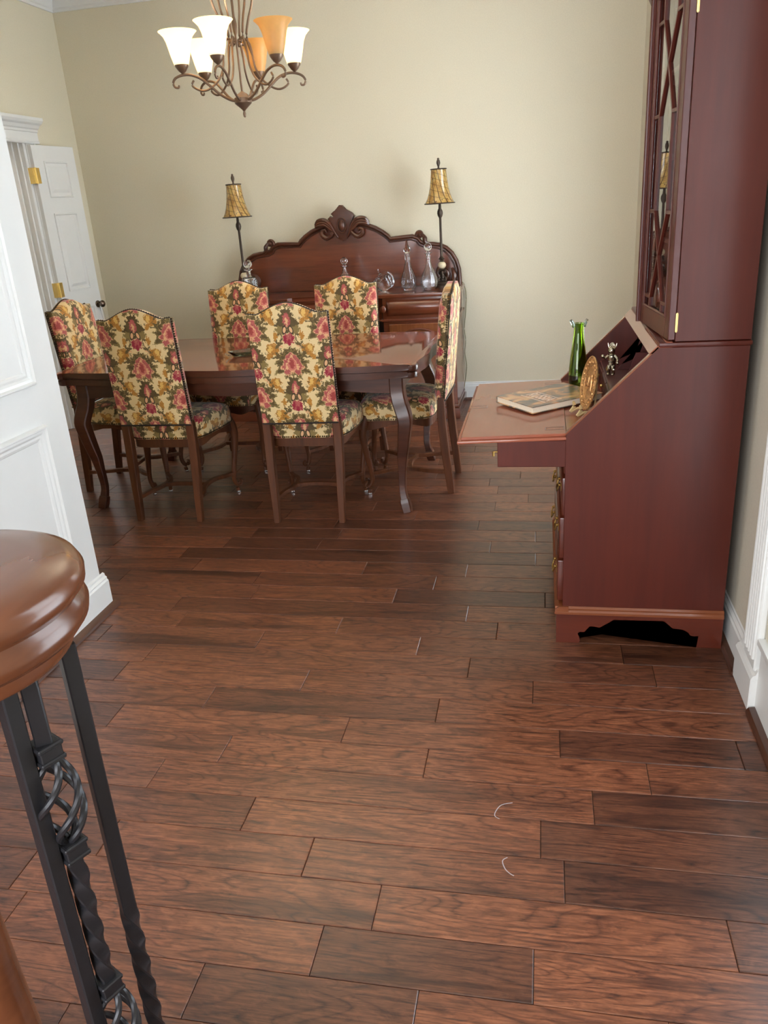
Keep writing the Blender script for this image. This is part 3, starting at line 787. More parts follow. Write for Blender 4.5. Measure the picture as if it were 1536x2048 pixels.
for p in tt.data.polygons:
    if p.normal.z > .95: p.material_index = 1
bm = B(); prism(bm, table_outline(.006), .688, .719, 'z', .010, 3); link('draw_leaf', bm, M['tablewood'], tb, angle=30)
def leg_corner(sx, sy): return (sx * .80, sy * .415)
for (x0, y0, x1, y1, nm) in ((-.80, -.44, .80, -.44, 0), (.80, .44, -.80, .44, 0), (.84, -.415, .84, .415, 1), (-.84, .415, -.84, -.415, 1)):
    bm = B(); n = 40; L = math.hypot(x1 - x0, y1 - y0); top, bot = [], []
    nrm = Vector((y1 - y0, -(x1 - x0), 0)).normalized()
    V4 = []
    for i in range(n + 1):
        t = i / n; p = Vector((x0 + (x1 - x0) * t, y0 + (y1 - y0) * t, 0))
        zb = .622 - .011 * math.cos(4 * PI * t) if nm == 0 else .622 - .012 * math.cos(2 * PI * t)
        bow = .010 * math.sin(PI * t)
        V4.append([bm.verts.new(p + nrm * (bow + dx) + Vector((0, 0, z))) for dx, z in ((0, .688), (0, zb), (-.022, zb), (-.022, .688))])
    for a, b in zip(V4[:-1], V4[1:]):
        for k in range(4): bm.faces.new((a[k], a[(k + 1) % 4], b[(k + 1) % 4], b[k]))
    bm.faces.new(V4[0][::-1]); bm.faces.new(V4[-1]); link('apron', bm, M['tablewood'], tb, angle=40)
for sx in (-1, 1):
    for sy in (-1, 1):
        cx, cy = sx * .825, sy * .412
        prof = [(.000, .688, .034), (.000, .62, .034), (.010, .565, .034), (.024, .525, .034), (.034, .483, .033), (.031, .44, .031), (.018, .35, .027), (.007, .28, .0235), (.002, .21, .0185), (-.002, .14, .0165), (.000, .10, .0165), (.008, .06, .0185), (.016, .02, .020), (.020, .0, .019)]
        bm = B(); pts = smoothpath([(cx + sx * a, cy + sy * a * .8, z) for a, z, r in prof], 3)
        rad = lerpl([p[2] for p in prof], len(pts))
        sweep(bm, pts, [(r, r) for r in rad], sq=True, ref=(0, 1, 0)); l = link('leg', bm, M['tablewood'], tb, angle=30)
        bm = B(); pts = [(cx + sx * (.006) , cy + sy * .004, .066), (cx + sx * .010, cy + sy * .008, .05), (cx + sx * .016, cy + sy * .012, .025), (cx + sx * .022, cy + sy * .016, .0)]
        sweep(bm, pts, [.0215, .0235, .0235, .021], sq=True, ref=(0, 1, 0)); link('hoof', bm, M['tablewood'], l, angle=30)

# glass dish on the table
gd = thing('glass_dish', 'small leaf-shaped glass dish lying on the dining table', 'dish', (-1.535, 3.995, .7527), .3)
bm = B(); n = 28; rr = []
for (s, z) in ((.2, .004), (.7, .005), (1, .022), (1.02, .024), (1.0, .020), (.72, .001), (.2, 0)):
    rr.append([bm.verts.new((s * .085 * math.cos(2 * PI * i / n) * (1 + .15 * math.cos(4 * PI * i / n)), s * .055 * math.sin(2 * PI * i / n), z)) for i in range(n)])
for a, b in zip(rr[:-1], rr[1:]):
    for i in range(n): bm.faces.new((a[i], a[(i + 1) % n], b[(i + 1) % n], b[i]))
bm.faces.new(rr[0]); bm.faces.new(rr[-1]); link('bowl', bm, M['greenglass'] if False else glass('sea_glass', (.55, .72, .62, 1), .02), gd)
bm = B(); sweep(bm, smoothpath([(-.082, -.012, .006), (-.10, -.02, .01), (-.112, -.018, .02)], 4), .004, 8); link('handle', bm, M['clearglass'], gd)

# ------------------------------------------------------------------ sideboard
sb = thing('sideboard', 'carved mahogany sideboard with high arched back panel against the back wall', 'sideboard', (-1.43, 5.985, 0))
HX, FY = .855, -.515
def slab(bm, z0, z1, o, bev=.006):
    ol = [(-HX - o, 0), (-HX - o, FY - o), (-.335 + o, FY - o), (-.315 + o, FY + .05 - o), (.315 - o, FY + .05 - o), (.335 - o, FY - o), (HX + o, FY - o), (HX + o, 0)]
    prism(bm, ol[::-1] if False else ol, z0, z1, 'z', bev, 3)
bm = B(); slab(bm, .848, .875, .012, .009); link('top', bm, M['mahog'], sb, angle=30)
bm = B(); slab(bm, .700, .848, -.012, .001); slab(bm, .690, .706, .002, .006); link('frieze', bm, M['mahog'], sb, angle=30)
def bulge_drawer(x0, x1, y):
    bm = B(); n = 10; z0, z1 = .728, .832
    prof = [(0, z0)] + [(-.030 * math.sin(PI * (k / n)) ** .6, z0 + (z1 - z0) * k / n) for k in range(1, n)] + [(0, z1)]
    r = []
    for x, s in ((x0, 0.0), (x0 + .014, .8), (x0 + .03, 1), (x1 - .03, 1), (x1 - .014, .8), (x1, 0.0)):
        r.append([bm.verts.new((x, y + a * s, z)) for a, z in prof])
    for a, b in zip(r[:-1], r[1:]):
        for k in range(n): bm.faces.new((a[k], a[k + 1], b[k + 1], b[k]))
    bmesh.ops.remove_doubles(bm, verts=bm.verts, dist=.0003)
    return link('drawer', bm, M['mahog'], sb, angle=50)
bulge_drawer(.375, .835, FY + .011); bulge_drawer(-.835, -.375, FY + .011); bulge_drawer(-.29, .29, FY + .061)
for sx in (-1, 1):
    bm = B(); sphere(bm, (sx * .352, FY - .004, .775), .022, 16, 10, 1, .5, 1.1); link('roundel', bm, M['mahog'], sb)
    xa, xb = (sx * .345, sx * .843) if sx > 0 else (-.843, -.345)
    bm = B(); box(bm, xa, xb, FY + .012, -.01, .10, .695, .003); link('pedestal', bm, M['mahog'], sb, angle=30)
    bm = B(); box(bm, xa + .04, xb - .04, FY + .000, FY + .014, .13, .672, .004); d = link('door', bm, M['mahogpale'], sb, angle=30)
    cx = (xa + xb) / 2; path = [(cx - .17, FY - .001, .18), (cx - .17, FY - .001, .50)] + [(cx - .17 * math.cos(a), FY - .001, .50 + .135 * math.sin(a)) for a in [PI * k / 16 for k in range(1, 16)]] + [(cx + .17, FY - .001, .50), (cx + .17, FY - .001, .18)]
    bm = B(); sweep(bm, path, .008, 8, ref=(0, 1, 0), close=True); link('arch_moulding', bm, M['mahog'], d)
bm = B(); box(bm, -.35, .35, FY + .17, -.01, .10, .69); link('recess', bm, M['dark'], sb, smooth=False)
bm = B(); slab(bm, 0, .075, .004, .004); slab(bm, .075, .10, -.006, .008); link('plinth', bm, M['mahog'], sb, angle=30)
half = [(.0, 1.335), (.06, 1.335), (.12, 1.330), (.18, 1.316), (.24, 1.292), (.29, 1.262), (.325, 1.235), (.345, 1.212), (.40, 1.215), (.455, 1.218), (.505, 1.220), (.545, 1.205), (.565, 1.178), (.60, 1.163), (.65, 1.160), (.70, 1.152), (.745, 1.130), (.785, 1.092), (.815, 1.040), (.832, .98), (.836, .92), (.836, .876)]
bm = B(); ol = [(x, z) for x, z in half] + [(-x, z) for x, z in half[::-1][:-1]]
prism(bm, ol, -.034, -.004, 'y', 0); link('back_panel', bm, M['mahog'], sb, smooth=False)
bm = B()
for sx in (-1, 1):
    sweep(bm, [(sx * x, -.040, z) for x, z in half], (.015, .018), 10, ref=(0, 1, 0))
    sweep(bm, [(sx * x * .975, -.036, z - .022) for x, z in half], (.005, .006), 8, ref=(0, 1, 0))
link('back_moulding', bm, M['tablewood'], sb, angle=60)
def spiral(bm, cx, cz, y, r0_, turns, a0, sgn, th, n=26):
    pts = [(cx + sgn * r0_ * (1 - .75 * k / n) * math.cos(a0 + turns * 2 * PI * k / n), y - .012 * k / n, cz + r0_ * (1 - .75 * k / n) * math.sin(a0 + turns * 2 * PI * k / n)) for k in range(n + 1)]
    sweep(bm, pts, [th * (1 - .35 * k / n) for k in range(n + 1)], 8, ref=(0, 1, 0)); sphere(bm, (cx, y - .010, cz), th * 1.1, 10, 8)
for sx in (-1, 1):
    bm = B(); spiral(bm, sx * .560, 1.228, -.045, .026, 1.1, -.3, -sx, .013)
    sweep(bm, smoothpath([(sx * .575, -.05, 1.235), (sx * .595, -.058, 1.205), (sx * .60, -.055, 1.175), (sx * .64, -.05, 1.158)], 5), lerpl([.008, .017, .016, .007], 16), 8, ref=(0, 1, 0))
    link('shoulder_scroll', bm, M['tablewood'], sb)
    bm = B(); spiral(bm, sx * .725, .955, -.048, .055, 1.3, 1.2, sx, .017); sweep(bm, smoothpath([(sx * .78, -.05, .99), (sx * .80, -.055, .94), (sx * .78, -.055, .895), (sx * .72, -.05, .885)], 5), lerpl([.008, .02, .018, .008], 16), 8, ref=(0, 1, 0))
    link('corner_scroll', bm, M['tablewood'], sb)
cre = bpy.data.objects.new('crest', None)
bm = B()
sh = [(0, 1.215), (.03, 1.232), (.052, 1.262), (.062, 1.31), (.068, 1.355), (.098, 1.385), (.082, 1.405), (.05, 1.425), (.022, 1.436), (.012, 1.460), (-.012, 1.462), (-.022, 1.440), (-.062, 1.418), (-.078, 1.405), (-.048, 1.386), (-.066, 1.372), (-.082, 1.392), (-.105, 1.372), (-.068, 1.345), (-.062, 1.31), (-.052, 1.262), (-.03, 1.232)]
prism(bm, sh, -.072, -.034, 'y', .006, 2); crest = link('crest', bm, M['tablewood'], sb, angle=35)
bm = B(); sphere(bm, (0, -.078, 1.325), .03, 18, 12, .8, .55, 1.25); sweep(bm, [(.034 * math.cos(a), -.076, 1.325 + .05 * math.sin(a)) for a in [2 * PI * k / 24 for k in range(24)]], .006, 8, ref=(0, 1, 0), close=True); link('oval_boss', bm, M['tablewood'], crest)
for sx in (-1, 1):
    bm = B()
    for off, s in ((0, 1), (.016, .85), (.032, .7)):
        p = smoothpath([(sx * .035, -.072, 1.245), (sx * .058, -.082, 1.285), (sx * (.085), -.086, 1.335 - off), (sx * .125, -.086, 1.365 - off), (sx * .172, -.08, 1.362 - off), (sx * .198, -.07, 1.335 - off * .5)], 5)
        sweep(bm, p, lerpl([.008, .012 * s, .015 * s, .016 * s, .015 * s, .008], len(p)), 8, ref=(0, 1, 0))
    p = smoothpath([(sx * .055, -.074, 1.30), (sx * .082, -.08, 1.262), (sx * .115, -.08, 1.245), (sx * .148, -.078, 1.262), (sx * .150, -.076, 1.290), (sx * .128, -.076, 1.298), (sx * .118, -.076, 1.28)], 5)
    sweep(bm, p, lerpl([.008, .014, .017, .016, .013, .010, .008], len(p)), 8, ref=(0, 1, 0)); link('acanthus_leaf', bm, M['tablewood'], crest)
bpy.data.objects.remove(cre)

# ------------------------------------------------------------------ buffet lamps
def make_lamp():
    t = thing('buffet_lamp', '', 'lamp')
    bm = B(); lathe(bm, [(.050, 0), (.050, .012), (.044, .018), (.047, .026), (.040, .034), (.030, .040), (.012, .043)], 28); link('base', bm, M['darkbronze'], t, angle=40)
    bm = B()   # small crouching figure carrying the ball
    sweep(bm, smoothpath([(0, .006, .042), (.002, .010, .062), (0, .002, .085), (0, -.006, .098)], 4), lerpl([.014, .017, .014, .008], 13), 10)
    sphere(bm, (0, -.012, .100), .012, 12, 10)
    for sx in (-1, 1):
        sweep(bm, smoothpath([(sx * .010, .008, .058), (sx * .026, -.008, .062), (sx * .024, -.012, .042)], 4), lerpl([.008, .008, .005], 9), 8); sphere(bm, (sx * .024, -.018, .044), .007, 8, 6)
        sweep(bm, smoothpath([(sx * .010, .0, .088), (sx * .024, -.004, .098), (sx * .018, -.004, .114)], 4), lerpl([.006, .006, .0045], 9), 8)
    sweep(bm, smoothpath([(.0, .02, .05), (.01, .035, .05), (.0, .04, .07)], 4), .003, 6)
    link('figure', bm, M['darkbronze'], t)
    bm = B(); lathe(bm, [(.010, .108), (.020, .112), (.028, .120), (.016, .126)], 20); lathe(bm, [(.012, .172), (.018, .178), (.012, .184), (.022, .192), (.013, .202), (.010, .210)], 20); link('cup', bm, M['darkbronze'], t)
    bm = B(); sphere(bm, (0, 0, .149), .0265, 20, 14, 1.1, 1.1, .95); link('stone_ball', bm, M['marble'], t)
    bm = B(); lathe(bm, [(.009, .195), (.0085, .46), (.016, .472), (.020, .490), (.018, .505), (.010, .520), (.008, .56), (.006, .775)], 16); link('pole', bm, M['darkbronze'], t, angle=40)
    z0 = .553
    prof = [(.102, z0), (.094, z0 + .012), (.084, z0 + .032), (.073, z0 + .065), (.064, z0 + .105), (.057, z0 + .150), (.053, z0 + .19), (.052, z0 + .215)]
    bm = B(); lathe(bm, prof + [(r - .002, z) for r, z in prof[::-1]], 40, cap=False); s = link('lamp_shade', bm, M['lampshade'], t)
    for r, z in ((.102, z0), (.0525, z0 + .215)):
        bm = B(); sweep(bm, [(r * math.cos(a), r * math.sin(a), z) for a in [2 * PI * k / 40 for k in range(40)]], .004, 8, close=True)
        if r < .1:
            for k in range(3): sweep(bm, [(0, 0, z0 + .213), (.0525 * math.cos(k * 2.094), .0525 * math.sin(k * 2.094), z0 + .214)], .0015, 6)
        link('trim_band', bm, M['darkbronze'], s)
    bm = B(); lathe(bm, [(.006, .768), (.008, .774), (.005, .780), (.013, .805), (.011, .82), (.007, .826), (.008, .833), (.003, .838)], 14); link('finial', bm, M['darkbronze'], t)
    return t
lp = make_lamp(); lp.location = (-.700, 5.775, .8752); lp['label'] = 'slim buffet lamp with striped bell shade at the right end of the sideboard'; lp['group'] = 'pair of buffet lamps'
l2 = copy_tree(lp); l2.location = (-2.150, 5.745, .8752); l2['label'] = 'slim buffet lamp with striped bell shade at the left end of the sideboard'
bm = B(); sweep(bm, [Vector(p) - Vector((-.70, 5.775, .8752)) for p in smoothpath([(-.64, 5.93, .882), (-.585, 5.985, .884), (-.566, 6.02, .84), (-.560, 6.025, .76), (-.566, 6.025, .66), (-.578, 6.025, .55), (-.572, 6.025, .45), (-.580, 6.025, .36), (-.568, 6.022, .27), (-.575, 6.018, .2), (-.590, 6.012, .10), (-.592, 5.99, .006)], 5)], .003, 6)
link('cord', bm, M['cord'], lp)

# ------------------------------------------------------------------ decanters
def shell(bm, outer, wall, n=32, flute=None, zin=None):
    inner = [(max(r - wall, .0015), z) for r, z in outer if z > (zin if zin is not None else outer[0][1] + .012)]
    prof = outer + [(inner[-1][0], outer[-1][1])] + inner[::-1][1:] + [(.0, inner[0][1] - .003)]
    lathe(bm, [(0.0001, outer[0][1])] + prof, n, flute=flute, cap=False)
ZT = .8753
d = thing('decanter', 'tall slim cut-glass decanter with pointed spire stopper on the sideboard', 'decanter', (-.930, 5.70, ZT), 0, 'cut glass on the sideboard')
fl = lambda a, z: .035 * math.cos(12 * a) if z < .17 else (.05 * math.cos(8 * a) if z < .25 else 0)
bm = B(); shell(bm, [(.034, 0), (.036, .006), (.048, .020), (.054, .045), (.050, .080), (.038, .115), (.026, .150), (.018, .19), (.0165, .23), (.022, .243)], .006, 48, fl); link('bottle', bm, M['crystal'], d)
bm = B(); lathe(bm, [(.0005, .225), (.010, .23), (.011, .245), (.021, .255), (.024, .268), (.018, .285), (.011, .305), (.004, .335), (.0005, .340)], 8); link('stopper', bm, M['crystal'], d, smooth=False)
d = thing('decanter', 'round-bellied cut-glass decanter with ball stopper beside the right lamp', 'decanter', (-.778, 5.655, ZT), 0, 'cut glass on the sideboard')
fl = lambda a, z: .03 * math.cos(10 * a) if z < .15 else 0
bm = B(); shell(bm, [(.036, 0), (.042, .006), (.055, .022), (.061, .048), (.057, .080), (.042, .115), (.026, .145), (.017, .18), (.015, .235), (.027, .242), (.027, .246)], .006, 48, fl); link('bottle', bm, M['crystalcut'], d)
bm = B(); lathe(bm, [(.0005, .22), (.010, .225), (.011, .25), (.012, .256)], 16); sphere(bm, (0, 0, .281), .027, 16, 12); link('stopper', bm, M['crystal'], d)
d = thing('decanter', 'square cut-glass decanter with ball stopper in front of the left lamp', 'decanter', (-2.070, 5.62, ZT), .35, 'cut glass on the sideboard')
bm = B(); box(bm, -.048, .048, -.048, .048, 0, .150, .010, 3)
for k in range(-2, 3):
    for s in (-1, 1): sweep(bm, [(k * .018, s * .048, .02), (k * .018, s * .048, .13)], .005, 6); sweep(bm, [(s * .048, k * .018, .02), (s * .048, k * .018, .13)], .005, 6)
bmesh.ops.recalc_face_normals(bm, faces=bm.faces); old = set(bm.faces); box(bm, -.040, .040, -.040, .040, .014, .142, .012, 3)
inn = [f for f in bm.faces if f not in old]; bmesh.ops.recalc_face_normals(bm, faces=inn); bmesh.ops.reverse_faces(bm, faces=inn); link('bottle', bm, M['crystal'], d, angle=30, recalc=False)
bm = B(); lathe(bm, [(.022, .1505), (.017, .16), (.015, .19), (.030, .197), (.030, .201), (.012, .202)], 24); link('neck', bm, M['crystal'], d, angle=30)
bm = B(); lathe(bm, [(.010, .203), (.012, .212)], 16); sphere(bm, (0, 0, .237), .030, 16, 12); link('stopper', bm, M['crystal'], d)
d = thing('decanter', 'small cut-glass decanter half hidden behind the chair at the middle of the sideboard', 'decanter', (-1.378, 5.68, ZT), 0, 'cut glass on the sideboard')
fl = lambda a, z: .03 * math.cos(12 * a) if z < .12 else 0
bm = B(); shell(bm, [(.050, 0), (.056, .01), (.058, .05), (.052, .085), (.040, .115), (.022, .135), (.015, .15), (.014, .175), (.026, .182), (.026, .186)], .006, 48, fl); link('bottle', bm, M['crystal'], d)
bm = B(); lathe(bm, [(.0005, .17), (.009, .175), (.010, .192), (.012, .197)], 16); sphere(bm, (0, 0, .219), .025, 16, 12); link('stopper', bm, M['crystal'], d)
d = thing('glass_apple', 'faceted crystal apple with a stalk lying tilted on the sideboard', 'ornament', (-1.095, 5.66, ZT + .0665), 0, 'cut glass on the sideboard')
R_ = Matrix.Rotation(math.radians(-32), 4, 'Y')
bm = B(); fl = lambda a, z: .07 * abs(math.sin(4 * a))
lathe(bm, [(.012, -.052), (.035, -.058), (.055, -.042), (.068, -.012), (.070, .015), (.060, .042), (.036, .055), (.014, .046)], 48, flute=fl)
bmesh.ops.transform(bm, matrix=R_, verts=bm.verts); link('body', bm, M['crystalcut'], d, angle=20)
bm = B(); lathe(bm, [(.020, .050), (.017, .060), (.010, .062)], 16); sweep(bm, smoothpath([(0, 0, .045), (.002, 0, .075), (.010, 0, .098)], 4), lerpl([.0055, .005, .006], 9), 8); bmesh.ops.transform(bm, matrix=R_, verts=bm.verts); link('stalk', bm, M['crystal'], d)

# ------------------------------------------------------------------ bureau bookcase
DX, DY, DW = .072, 2.456, .812
dk = thing('bureau_bookcase', 'tall mahogany bureau bookcase with its writing flap down, against the right wall', 'desk', (DX, DY, 0))
prof = [(0, .136), (0, .742), (.262, 1.004), (.515, 1.004), (.515, .136)]
for y0 in (0, DW - .022):
    bm = B(); prism(bm, prof, y0, y0 + .022, 'y', .0015, 1); link('side_panel', bm, M['desk'], dk, angle=30)
    bm = B(); prism(bm, [(-.0015, .744), (.0, .7405), (.263, 1.0035), (.260, 1.0065)], y0 + .0005, y0 + .0215, 'y'); link('slope_edge', bm, M['desktrim'], dk, smooth=False)
bm = B(); box(bm, .50, .514, .022, DW - .022, .14, 1.0); link('back_board', bm, M['deskdark'], dk, smooth=False)
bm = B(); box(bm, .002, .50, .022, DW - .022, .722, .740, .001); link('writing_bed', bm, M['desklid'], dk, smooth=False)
bm = B(); box(bm, .004, .50, .022, DW - .022, .14, .16); box(bm, .012, .03, .022, DW - .022, .16, .722); link('carcase', bm, M['deskdark'], dk, smooth=False)
bm = B(); prism(bm, [(.236, .986), (.258, 1.009), (.272, 1.012), (.284, 1.020), (.300, 1.020), (.300, .986)], .0005, DW - .0005, 'y'); link('waist_moulding', bm, M['desklid'], dk, angle=30)
bm = B(); box(bm, .262, .520, -.004, DW + .004, 1.004, 1.018, .004, 2); link('waist_board', bm, M['desk'], dk, angle=30)
# drawers with brass bail handles
for i, (z0, z1, o_) in enumerate(((.600, .716, .004), (.462, .592, .008), (.308, .454, .014), (.150, .300, .018))):
    y0, y1 = (.034, DW - .034) if i == 0 else (.016, DW - .016)
    bm = B(); box(bm, -o_, .014, y0, y1, z0, z1, .004, 2); dr = link('drawer', bm, M['deskfoot'], dk, angle=30)
    for yy in (.15, DW - .15):
        zc = (z0 + z1) / 2
        bm = B(); box(bm, -o_ - .002, -o_ + .001, yy - .040, yy + .040, zc - .014, zc + .016, .001)
        for s in (-1, 1): sphere(bm, (-o_ - .006, yy + s * .032, zc + .006), .006, 8, 6)
        sweep(bm, smoothpath([(-o_ - .007, yy - .032, zc + .006), (-o_ - .013, yy - .028, zc - .014), (-o_ - .014, yy, zc - .022), (-o_ - .013, yy + .028, zc - .014), (-o_ - .007, yy + .032, zc + .006)], 4), .003, 8)
        link('handle', bm, M['brassold'], dr)
bm = B(); prism(bm, [(-.026, .112), (-.026, .120), (-.020, .126), (-.022, .132), (-.012, .139), (.02, .139), (.02, .112)], -.0112, DW + .0112, 'y')
prism(bm, [(-.012, .112), (-.012, .120), (-.007, .126), (-.008, .132), (-.002, .138), (.01, .138), (.01, .112)], -.024, .517, 'x'); link('base_moulding', bm, M['desktrim'], dk, angle=25)
ft = [(-.020, 0), (.056, 0), (.061, .008), (.058, .024), (.052, .036), (.060, .044), (.074, .043), (.082, .054), (.092, .066), (.108, .066), (.124, .062), (.142, .068), (.156, .084), (.168, .094), (.330, .096), (.345, .084), (.352, .070), (.372, .064), (.392, .066), (.410, .056), (.418, .044), (.430, .042), (.444, .044), (.436, .030), (.432, .012), (.440, 0), (.517, 0), (.517, .113), (-.020, .113)]
def nonconvex(bm, ol, lo, hi, axis):
    f1, f2 = prism(bm, ol, lo, hi, axis); bmesh.ops.triangulate(bm, faces=[f1, f2])
bm = B(); nonconvex(bm, ft, -.006, .014, 'y'); link('bracket_foot', bm, M['deskfoot'], dk, smooth=False)
bm = B(); nonconvex(bm, ft, DW - .014, DW + .006, 'y'); link('bracket_foot', bm, M['deskfoot'], dk, smooth=False)
ff = [((a + .02) / .537 * (DW - .0284) + .0142, z) for a, z in ft]
bm = B(); nonconvex(bm, ff, -.0195, -.002, 'x'); link('bracket_foot', bm, M['deskfoot'], dk, smooth=False)
# lopers and flap
for y0 in (.003, DW - .027):
    bm = B(); box(bm, -.213, .30, y0, y0 + .024, .634, .7215, .0015); lo = link('loper', bm, M['deskdark'] if False else M['desk'], dk, angle=30)
    bm = B(); sweep(bm, [(-.213, y0 + .012, .682), (-.225, y0 + .012, .682)], .003, 8); sweep(bm, [(-.226, y0 + .012, .684), (-.226, y0 + .012, .668)], .004, 8); link('knob', bm, M['brassold'], lo)
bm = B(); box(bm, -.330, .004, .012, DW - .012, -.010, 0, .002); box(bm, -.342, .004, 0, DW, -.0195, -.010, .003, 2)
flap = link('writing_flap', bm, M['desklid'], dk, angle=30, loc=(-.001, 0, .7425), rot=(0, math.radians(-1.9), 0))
for (yy, xx) in ((.075, -.032), (DW - .075, -.032), (DW / 2, -.30)):
    bm = B()
    for (a, b, c, d_) in ((-.03, .03, -.014, -.0125), (-.03, .03, .0125, .014), (-.03, -.0285, -.014, .014), (.0285, .03, -.014, .014)): box(bm, xx + a, xx + b, yy + c, yy + d_, -.0002, .0004)
    link('inlay_hinge', bm, M['deskdark'], flap, smooth=False)
# stepped interior
bm = B(); box(bm, .15, .50, .022, DW - .022, .741, .820, .002); it = link('drawer_bank', bm, M['deskdark'], dk, smooth=False)
for k in range(4):
    y = .035 + k * .188; bm = B(); box(bm, .144, .152, y, y + .176, .750, .812, .002); s_ = link('small_drawer', bm, M['deskdark'], dk, smooth=False)
    bm = B(); sphere(bm, (.138, y + .088, .781), .006, 10, 8); link('knob', bm, M['brass'], s_)
bm = B(); box(bm, .30, .50, .022, DW - .022, .905, .913); link('shelf', bm, M['deskdark'], dk, smooth=False)
for k, y in enumerate((.13, .24, .59, .69)):
    pr_ = [(.495, .821), (.20, .821), (.215, .84), (.25, .855), (.275, .875), (.285, .905), (.30, .93), (.325, .945), (.335, .985), (.495, .985)]
    bm = B(); nonconvex(bm, pr_, y, y + .006, 'y'); link('divider', bm, M['deskdark'], dk, smooth=False)
bm = B(); box(bm, .300, .495, .352, .585, .9135, .984, .001); link('drawer_case', bm, M['deskdark'], dk, smooth=False)
bm = B(); prism(bm, [(.22, .822), (.495, .822), (.495, .904), (.25, .904), (.235, .86)], .466, .472, 'y'); link('divider', bm, M['deskdark'], dk, smooth=False)
for y in (.354, .470):
    bm = B(); box(bm, .290, .302, y + .004, y + .11, .917, .980, .002); s_ = link('small_drawer', bm, M['desk'], dk, smooth=False)
    bm = B(); 
    for q in (.035, .07): sphere(bm, (.285, y + q, .948), .005, 10, 8)
    link('knob', bm, M['brass'], s_)
# bookcase top
ZB, ZTOP = 1.020, 2.01
for y0 in (.002, DW - .022):
    bm = B(); box(bm, .307, .516, y0, y0 + .020, ZB, ZTOP, .001); link('case_side', bm, M['desk'], dk, angle=30)
bm = B(); box(bm, .502, .515, .022, DW - .022, ZB, ZTOP); link('case_back', bm, M['deskdark'], dk, smooth=False)
bm = B(); box(bm, .305, .516, .002, DW - .002, ZTOP, ZTOP + .02); prism(bm, [(.30, ZTOP - .012), (.29, ZTOP), (.275, ZTOP + .03), (.262, ZTOP + .06), (.255, ZTOP + .075), (.255, ZTOP + .09), (.516, ZTOP + .09), (.516, ZTOP - .0)], -.03, DW + .03, 'y'); link('cornice', bm, M['desk'], dk, angle=30)
for z in (1.27, 1.52, 1.77):
    bm = B(); box(bm, .325, .502, .022, DW - .022, z, z + .016); link('case_shelf', bm, M['deskdark'], dk, smooth=False)
bm = B(); box(bm, .309, .502, .022, DW - .022, ZB, ZB + .014); link('case_bottom', bm, M['deskdark'], dk, smooth=False)
def make_door(hy, sgn, rot):
    """door local: y from hinge (0) to free edge, x negative = outside"""
    w, h = .402, .985; st = .052; z0 = ZB + .004
    bm = B(); f = lambda a, b: (min(sgn * a, sgn * b), max(sgn * a, sgn * b))
    def bx(a, b, c, d_, x0=-.020, x1=0, bev=.002):
        lo_, hi_ = f(a, b); box(bm, x0, x1, lo_, hi_, c, d_, bev)
    bx(0, st, z0, z0 + h); bx(w - st, w, z0, z0 + h); bx(st, w - st, z0, z0 + .062); bx(st, w - st, z0 + h - .055, z0 + h)
    dr = link('glazed_door', bm, M['desk'], dk, angle=30, loc=(.306, hy, 0), rot=(0, 0, rot))
    yl, yr, zb, zt = st, w - st, z0 + .062, z0 + h - .055
    uL, uR, c = yl + (yr - yl) * .24, yl + (yr - yl) * .76, (yl + yr) / 2
    n = [(1.885, 0), (1.770, 1), (1.640, 0), (1.375, 0), (1.250, 1), (1.118, 0)]
    a, x1_, b_, c_, x2_, d_ = (v[0] for v in n)
    segs = [((uL, zt), (uL, a)), ((uR, zt), (uR, a)), ((uL, a), (c, x1_)), ((uR, a), (c, x1_)), ((c, x1_), (uL, b_)), ((c, x1_), (uR, b_)), ((uL, b_), (uL, c_)), ((uR, b_), (uR, c_)),
            ((uL, c_), (c, x2_)), ((uR, c_), (c, x2_)), ((c, x2_), (uL, d_)), ((c, x2_), (uR, d_)), ((uL, d_), (uL, zb)), ((uR, d_), (uR, zb))]
    for z in (a, b_, c_, d_): segs += [((yl, z), (uL, z)), ((yr, z), (uR, z))]
    bm = B()
    for p, q in segs: sweep(bm, [(-.0145, sgn * p[0], p[1]), (-.0145, sgn * q[0], q[1])], (.0052, .0045), sq=True, ref=(1, 0, 0))
    for p, q in (((yl, zb), (yl, zt)), ((yr, zb), (yr, zt)), ((yl, zb), (yr, zb)), ((yl, zt), (yr, zt))): sweep(bm, [(-.018, sgn * p[0], p[1]), (-.018, sgn * q[0], q[1])], .005, 6)
    link('glazing_bars', bm, M['desk'], dr, angle=30)
    polys = [[(yl, a), (uL, a), (uL, zt), (yl, zt)], [(uL, a), (c, x1_), (uR, a), (uR, zt), (uL, zt)], [(uR, a), (yr, a), (yr, zt), (uR, zt)],
             [(yl, b_), (uL, b_), (c, x1_), (uL, a), (yl, a)], [(yr, b_), (yr, a), (uR, a), (c, x1_), (uR, b_)], [(c, x2_), (uR, c_), (uR, b_), (c, x1_), (uL, b_), (uL, c_)],
             [(yl, c_), (uL, c_), (uL, b_), (yl, b_)], [(uR, c_), (yr, c_), (yr, b_), (uR, b_)], [(yl, d_), (uL, d_), (c, x2_), (uL, c_), (yl, c_)], [(yr, d_), (yr, c_), (uR, c_), (c, x2_), (uR, d_)],
             [(yl, zb), (uL, zb), (uL, d_), (yl, d_)], [(uR, zb), (yr, zb), (yr, d_), (uR, d_)], [(uL, zb), (uR, zb), (uR, d_), (c, x2_), (uL, d_)]]
    for pl in polys:
        bm = B(); prism(bm, [(sgn * y, z) for y, z in pl], -.0125, -.0105, 'x'); link('pane', bm, M['pane'], dr, smooth=False)
    return dr
nd = make_door(.003, 1, math.radians(5.5)); fd = make_door(DW - .003, -1, 0)
